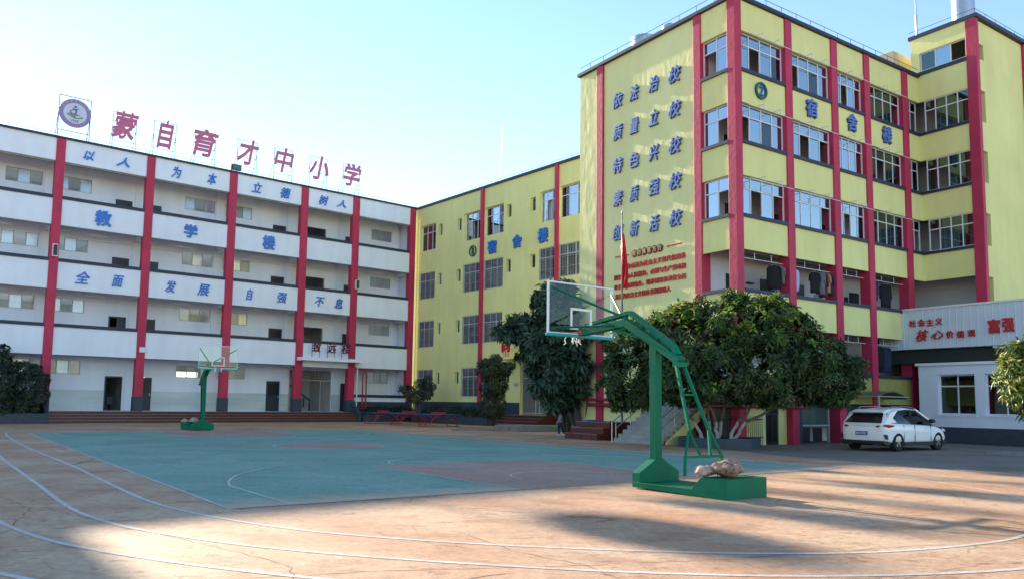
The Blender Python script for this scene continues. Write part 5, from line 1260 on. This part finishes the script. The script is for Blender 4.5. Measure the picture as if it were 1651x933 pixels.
# ================================================================== PERSON
def person(loc, rz):
    T = thing('person', 'child in a grey hooded jacket and dark trousers walking beside the red platform', 'person', loc, rz)
    def skinned(nm, verts, edges, radii, m, root=0, lv=2, flat=1.0):
        me = bpy.data.meshes.new(nm); me.from_pydata(verts, edges, []); o = bpy.data.objects.new(nm, me); COL.objects.link(o)
        sk = o.modifiers.new('skin', 'SKIN'); sk.use_smooth_shade = True
        for i, r in enumerate(radii): o.data.skin_vertices[0].data[i].radius = (r, r*flat)
        o.data.skin_vertices[0].data[root].use_root = True
        s_ = o.modifiers.new('sub', 'SUBSURF'); s_.levels = lv; s_.render_levels = lv
        bpy.context.view_layer.update(); dg = bpy.context.evaluated_depsgraph_get(); m2 = bpy.data.meshes.new_from_object(o.evaluated_get(dg)); m2.name = nm
        bpy.data.objects.remove(o); m2.materials.clear(); return link(nm, m2, m, T, smooth=True)
    h = 1.28
    V = [(0, 0, .66), (0, 0, .80), (0, .0, .95), (0, .01, 1.03), (0, .035, 1.09), (0, .06, 1.17), (0, .055, 1.25),
         (.075, 0, .62), (.085, .05, .35), (.085, .02, .07), (.085, .12, .03),
         (-.075, 0, .62), (-.085, -.07, .36), (-.085, -.15, .10), (-.085, -.07, .03),
         (.13, 0, .97), (.17, -.02, .77), (.16, .10, .60), (-.13, 0, .97), (-.17, .05, .78), (-.12, .17, .70)]
    Ed = [(0,1),(1,2),(2,3),(3,4),(4,5),(5,6),(0,7),(7,8),(8,9),(9,10),(0,11),(11,12),(12,13),(13,14),(2,15),(15,16),(16,17),(2,18),(18,19),(19,20)]
    Rr = [.09, .085, .09, .045, .038, .08, .06, .065, .045, .032, .03, .065, .045, .032, .03, .04, .032, .024, .04, .032, .024]
    for hx, hz, hy, sg in ((.16, .60, .10, 1), (-.12, .70, .17, -1)):
        i = len(V); V.append((hx, hy+.03, hz-.045)); Rr.append(.02); Ed.append((17 if sg > 0 else 20, i))
        for k in range(5):
            a = -.02+.0105*k; V.append((hx+a*sg, hy+.045+(.01 if k == 4 else .02), hz-.075-.008*(2-abs(k-2)))); Rr.append(.0065); Ed.append((i, len(V)-1))
    skinned('body', V, Ed, Rr, SKIN)
    skinned('jacket', [(0, 0, .64), (0, 0, .80), (0, 0, .96), (0, .01, 1.02), (.13, 0, .96), (.175, -.02, .77), (.162, .09, .62), (-.13, 0, .96), (-.175, .05, .78), (-.125, .16, .71)], [(0,1),(1,2),(2,3),(2,4),(4,5),(5,6),(2,7),(7,8),(8,9)], [.125, .12, .115, .07, .058, .05, .036, .058, .05, .036], mat('grey_jacket_cloth', (.20, .23, .28), .9, .2, 8, .3))
    skinned('hood', [(0, -.03, 1.0), (0, -.07, 1.06)], [(0, 1)], [.07, .05], MATS['grey_jacket_cloth'])
    skinned('trousers', [(0, 0, .67), (.075, 0, .60), (.086, .05, .35), (.086, .02, .10), (-.075, 0, .60), (-.086, -.07, .36), (-.086, -.145, .13)], [(0,1),(1,2),(2,3),(0,4),(4,5),(5,6)], [.10, .082, .062, .05, .082, .062, .05], CL_NVY)
    for x, y, z in ((.085, .06, .0), (-.085, -.12, .02)):
        link('shoe', MB().prism([(-.07, 0), (.10, 0), (.11, .03), (.04, .06), (-.03, .08), (-.07, .075)], 'x', -.035, .035), CL_WHT, T, loc=(x, y, z), bevel=.012)
    skinned('hair', [(0, .03, 1.20), (0, .035, 1.255)], [(0, 1)], [.088, .068], HAIR)
    link('nose', MB().prism([(.13, 1.15), (.16, 1.14), (.13, 1.18)], 'x', -.01, .01), SKIN, T)
    link('eyes', MB().box(-.04, -.02, .132, .14, 1.175, 1.187).box(.02, .04, .132, .14, 1.175, 1.187), HAIR, T)
    link('mouth', MB().box(-.02, .02, .13, .138, 1.115, 1.121), mat('lip', (.3, .1, .09), .6), T)
    for sg in (-1, 1): link('ear', MB().prism([(.04, 1.13), (.065, 1.14), (.07, 1.18), (.045, 1.185)], 'x', min(sg*.075, sg*.095), max(sg*.075, sg*.095)), SKIN, T)
person((2.36, 37.9, 0), radians(105))

# ================================================================== TREES AND PLANTS
WCI = lambda P: ((P[:, 0]-PC[0])*XC.x + (P[:, 1]-PC[1])*XC.y, (P[:, 0]-PC[0])*YC.x + (P[:, 1]-PC[1])*YC.y)
def limb(b, p, q, r0, r1, seed, n=7, wob=.12):
    r = random.Random(seed); p = Vector(p); q = Vector(q); pts = []
    for k in range(n):
        t = k/(n-1); o = Vector((r.uniform(-1, 1), r.uniform(-1, 1), r.uniform(-.3, .3)))*wob*sin(pi*t); pts.append(p.lerp(q, t)+o)
    b.path(pts, [r0+(r1-r0)*k/(n-1) for k in range(n)], 8); return pts
# big tree in the round planter
c = Vector((7.78, 29.75, 0))
PL = thing('round_planter', 'low round grey-blue planter wall around the stems of the big tree', 'planter', tuple(c))
b = MB(); n = 48
for R, z in ((1.5, 0), (1.5, .36), (1.3, .36), (1.3, .25)):
    for k in range(n): b.v.append((R*cos(2*pi*k/n), R*sin(2*pi*k/n), z))
for q in range(3):
    for k in range(n): b.f.append((q*n+k, q*n+(k+1) % n, (q+1)*n+(k+1) % n, (q+1)*n+k))
link('wall', b, PLIN, PL, smooth=False); link('soil', MB().ring((0, 0, .2), 1.3, .08, 40), SOIL, PL)
T1 = thing('broadleaf_tree', 'big spreading tree with several limewashed stems in the round planter', 'tree', tuple(c))
crown_l = [(-2.9, -.2, 3.1, 1.45, 1.6, 1.3), (-3.2, .1, 2.5, 1.25, 1.4, 1.1), (-1.7, -.8, 4.0, 1.25, 1.3, 1.1), (-.5, -1.5, 3.5, 1.4, 1.3, 1.2), (.9, -1.3, 4.25, 1.45, 1.4, 1.15), (.1, -.3, 4.75, 1.1, 1.2, .9), (1.9, -1.4, 4.1, 1.15, 1.3, 1.1), (2.6, -1.7, 3.2, 1.3, 1.4, 1.05), (3.35, -2.0, 2.55, 1.15, 1.3, .9), (1.3, -2.1, 3.0, 1.4, 1.1, 1.0), (-1.8, -1.4, 2.6, 1.3, 1.0, 1.0), (-.2, -2.0, 2.5, 1.3, 1.0, .8), (1.6, -1.9, 2.2, 1.3, 1.0, .65), (-2.4, .4, 4.1, .9, 1.1, .8), (-1.1, .6, 4.9, .85, .9, .6), (1.9, -.6, 4.95, .75, .9, .5), (-3.5, -.3, 2.0, .7, .8, .6), (3.0, -1.2, 4.1, .6, .7, .5), (-1.5, .2, 3.0, 1.6, 1.3, 1.2), (.8, -.8, 3.0, 1.8, 1.2, 1.2)]
def rej(P):
    w = P + np.array([c.x, c.y, 0]); lx_, ly_ = WCI(w)
    return ((lx_ > -.45) & (ly_ > -.45)) | (P[:, 2] < 1.35+.25*np.sin(P[:, 0]*2.3))
def sdist(P, lobes):
    m_ = np.full(len(P), 9.)
    for L in lobes: m_ = np.minimum(m_, np.sqrt(((P[:, 0]-L[0])/L[3])**2+((P[:, 1]-L[1])/L[4])**2+((P[:, 2]-L[2])/L[5])**2))
    return m_
_g = random.Random(77)
for L in list(crown_l[:17]):
    for q in range(3):
        a = _g.uniform(0, 6.28); e = _g.uniform(-.3, 1.2); crown_l.append((L[0]+L[3]*cos(a)*cos(e)*.98, L[1]+L[4]*sin(a)*cos(e)*.98, L[2]+L[5]*sin(e)*1.0, _g.uniform(.25, .45), _g.uniform(.25, .45), _g.uniform(.22, .38)))
pts, nr = lobes_points(crown_l, 78, 5, reject=rej)
keep = sdist(pts, crown_l) > .66; pts, nr = pts[keep], nr[keep]
g = np.random.default_rng(9); young = ((pts[:, 2] > 3.9+.3*np.sin(pts[:, 0]*2)) & (nr[:, 2] > .0) & (g.random(len(pts)) < .45)) | (g.random(len(pts)) < .02)  # picks upper leaves for the brighter colour, painting sunlight on the crown top
# clumps: thin out between branch ends so dark gaps show
cl_ = g.normal(size=(420, 3)); ci = g.choice(len(pts), 420, replace=False); cen = pts[ci]
dmin = np.min(((pts[:, None]-cen[None])**2).sum(2), axis=1) if len(pts) < 20000 else None
k_ = (dmin < .055) | (g.random(len(pts)) < .10); 
o = rosettes('crown', pts[k_ & ~young], nr[k_ & ~young], LEAF_A, T1, k=9, L=.24, wd=.038, droop=.55, seed=2)
o = rosettes('sunlit_top', pts[k_ & young], nr[k_ & young], LEAF_A2, T1, k=7, L=.20, wd=.034, droop=.25, seed=3)
b = MB(); tips = [(-2.6, 0, 2.8), (-1.0, -.6, 3.4), (.8, -.6, 3.6), (2.4, -1.0, 3.0), (3.6, -1.6, 2.6), (-.2, .3, 4.3)]
st_ = [(-.55, .1), (-.05, -.1), (.05, .2), (.35, -.15), (.5, -.1), (-.2, .4)]
lw = MB()
for k, (t, s_) in enumerate(zip(tips, st_)):
    mid = (s_[0]*1.15+t[0]*.10, s_[1]+t[1]*.1, .95)
    limb(lw, (s_[0], s_[1], .2), mid, .075, .055, k, 6, .05); p2 = limb(b, mid, t, .055, .02, k+10, 8, .18)
    for q in range(4): limb(b, p2[2+q], (p2[2+q].x+rnd.uniform(-1.2, 1.2), p2[2+q].y+rnd.uniform(-1, 1), p2[2+q].z+rnd.uniform(.3, 1.2)), .03, .01, q+k*9, 5, .1)
link('trunk', lw, LIME, T1, smooth=True); link('branches', b, BARK, T1, smooth=True)
# umbrella-leaved tree by the first dormitory
c2 = Vector((1.95, 38.6, 0))
T2 = thing('umbrella_leaf_tree', 'dense dark tree with drooping finger leaves left of the slogan wall', 'tree', tuple(c2))
cl2 = [(.35, 0, 7.1, .75, .8, .4), (-.15, 0, 6.55, .7, .8, .35), (1.0, .2, 6.4, .8, .8, .45), (1.7, .2, 5.7, .55, .7, .45), (.3, -.2, 5.8, .9, .9, .45), (-1.1, 0, 5.45, .75, .9, .32), (-2.0, 0, 4.95, .55, .7, .3), (-1.0, -.3, 4.75, .7, .9, .35), (.2, -.4, 4.95, .9, .9, .4), (1.3, -.4, 4.85, .8, .9, .5), (.9, -.2, 4.1, 1.1, .9, .45), (-.5, -.5, 4.0, .9, .9, .4), (1.4, -.5, 3.3, .8, .9, .5), (.3, -.5, 3.3, .9, .8, .45), (-.35, -.3, 3.2, .7, .7, .4), (.2, -.5, 2.5, 1.0, .8, .45), (1.5, -.3, 2.5, .6, .8, .5), (-.1, -.3, 2.3, .7, .8, .4), (.5, -.3, 1.8, .8, .8, .4), (.2, -.3, 1.6, .5, .7, .3)]
def rej2(P):
    w = P + np.array([c2.x, c2.y, 0]); lx_, ly_ = WCI(w); return ((lx_ > -.3) & (ly_ < 10.2)) | (P[:, 2] < 1.3)
for L in list(cl2[:14]):
    for q in range(2):
        a = _g.uniform(0, 6.28); e = _g.uniform(-.4, .9); cl2.append((L[0]+L[3]*cos(a)*cos(e), L[1]+L[4]*sin(a)*cos(e), L[2]+L[5]*sin(e), _g.uniform(.25, .4), _g.uniform(.25, .4), _g.uniform(.15, .25)))
pts, nr = lobes_points(cl2, 21, 15, reject=rej2); keep = sdist(pts, cl2) > .58; pts, nr = pts[keep], nr[keep]
pts = pts[::1]; rosettes('crown', pts, nr, LEAF_B, T2, k=8, L=.44, wd=.075, droop=.85, seed=12, jit=.3)
b = MB()
for k in range(9):
    a = k*.7; limb(b, (.75+.35*cos(a)+k*.09, .3*sin(a), 0), (-1.3+k*.36, .5*sin(a*2), 4.0+1.2*sin(k)), .085, .03, k+40, 8, .12)
link('trunk', b, BARKD, T2, smooth=True)
def shrub(nm, loc, lobes, m, lab, seed, dens=40, L=.12, wd=.03, stem=None, k=7, droop=.3, cat='shrub', group=None, rej=None):
    T = thing(nm, lab, cat, loc, 0, group)
    pts, nr = lobes_points(lobes, dens, seed, reject=rej or (lambda P: P[:, 2] < .35)); kk = sdist(pts, lobes) > .55
    rosettes('foliage', pts[kk], nr[kk], m, T, k=k, L=L, wd=wd, droop=droop, seed=seed)
    b = MB()
    for q, l_ in enumerate(lobes[:6]): limb(b, (rnd.uniform(-.1, .1), rnd.uniform(-.1, .1), .2), (l_[0], l_[1], l_[2]), .045, .012, seed+q, 6, .08)
    link('stem', b, BARKD, T, smooth=True); return T
shrub('columnar_shrub', (-1.05, 47.6, 0), [(0, 0, 1.5, .75, .7, 1.1), (.05, 0, 2.6, .8, .75, .9), (-.1, 0, 3.5, .85, .8, .65), (.6, 0, 3.55, .5, .5, .4), (-.45, 0, 3.9, .5, .5, .3), (.1, 0, 4.15, .35, .35, .3), (.95, 0, 3.75, .3, .3, .25)], LEAF_C, 'tall dark shrub covering the window right of the red strip on the first dormitory', 61, dens=60, L=.15, wd=.035, rej=lambda P: P[:, 2] < .6)
shrub('young_tree', (-6.9, 58.2, 0), [(0, 0, 1.9, .6, .6, .5), (-.5, 0, 2.3, .5, .5, .4), (.6, 0, 2.2, .5, .5, .5), (-1.0, 0, 2.5, .45, .4, .3), (.2, 0, 2.9, .45, .4, .35), (1.0, 0, 2.7, .35, .35, .3), (.7, 0, 3.3, .3, .3, .25)], LEAF_C, 'thin young tree in the corner flower bed before the last red column', 62, dens=26, L=.2, wd=.035, cat='young tree', droop=.5, rej=lambda P: P[:, 2] < 1.2)
for k, (x, y, s_, lb) in enumerate([(4.8, -1.2, .5, 'low dark shrub in the long flower bed, nearest the corner'), (7.2, -1.2, .55, 'low rounded shrub in the long flower bed behind the nearest table'), (8.6, -1.1, .5, 'low rounded shrub in the long flower bed left of the tall shrub'), (10.9, -1.2, .6, 'low bushy shrub in the long flower bed right at the foot of the tall shrub')]):
    shrub('low_shrub', PB_(x, y, .1), [(0, 0, .55, .8, .7, s_), (.6, .1, .5, .6, .5, s_*.8), (-.6, 0, .5, .6, .5, s_*.8)], LEAF_C, lb, 70+k, dens=55, L=.11, wd=.03)
for k, (x, y, lb) in enumerate([(-3.6, -.8, 'low dark shrub in the corner flower bed by the red pipes'), (-1.6, -.8, 'low dark shrub in the corner flower bed under the white low wall')]):
    shrub('low_shrub', wA(x, y, .1), [(0, 0, .6, .9, .7, .5), (.7, .1, .55, .6, .5, .4), (-.7, 0, .5, .6, .5, .4)], LEAF_C, lb, 80+k, dens=55, L=.11, wd=.03)
LS = [(-27.05, -1.1, [(0, 0, 1.0, .95, .85, .85), (.3, 0, 2.0, .8, .8, .9), (-.2, 0, 2.9, .75, .7, .6), (.7, 0, 1.6, .6, .6, .6), (.55, 0, 2.95, .35, .35, .35), (.8, .1, 2.4, .5, .4, .4)], 'bushy dark shrub at the right end of the far-left flower bed'),
      (-28.35, -1.1, [(0, 0, 1.2, 1.1, .9, 1.0), (.2, 0, 2.5, .9, .8, .9), (.1, 0, 3.45, .5, .5, .55), (.2, 0, 4.0, .25, .25, .4)], 'tall dark shrub with a pointed shoot, second in the far-left flower bed'),
      (-30.0, -1.2, [(0, 0, 1.2, 1.2, .9, 1.1), (0, 0, 2.7, 1.0, .9, .9), (.3, 0, 3.5, .5, .5, .4)], 'dark shrub at the very left edge of the photograph')]
for k, (x, y, lo, lb) in enumerate(LS): shrub('shrub', wA(x, y, .1), lo, LEAF_C, lb, 90+k, dens=60, L=.15, wd=.035)
# mango tree at right edge
shrub('mango_tree', (13.95, 20.8, 0), [(0, 0, 2.4, .95, .9, .8), (-.35, 0, 2.9, .6, .6, .5), (.4, 0, 1.9, .9, .9, .6), (-.45, -.2, 2.0, .5, .5, .35), (.5, 0, 3.2, .8, .8, .6), (.2, 0, 1.5, .6, .6, .3)], LEAF_M, 'sunlit yellow-green tree reaching into the picture at the right edge', 97, dens=50, L=.26, wd=.03, k=8, droop=.7, cat='tree', rej=lambda P: P[:, 2] < 1.15)
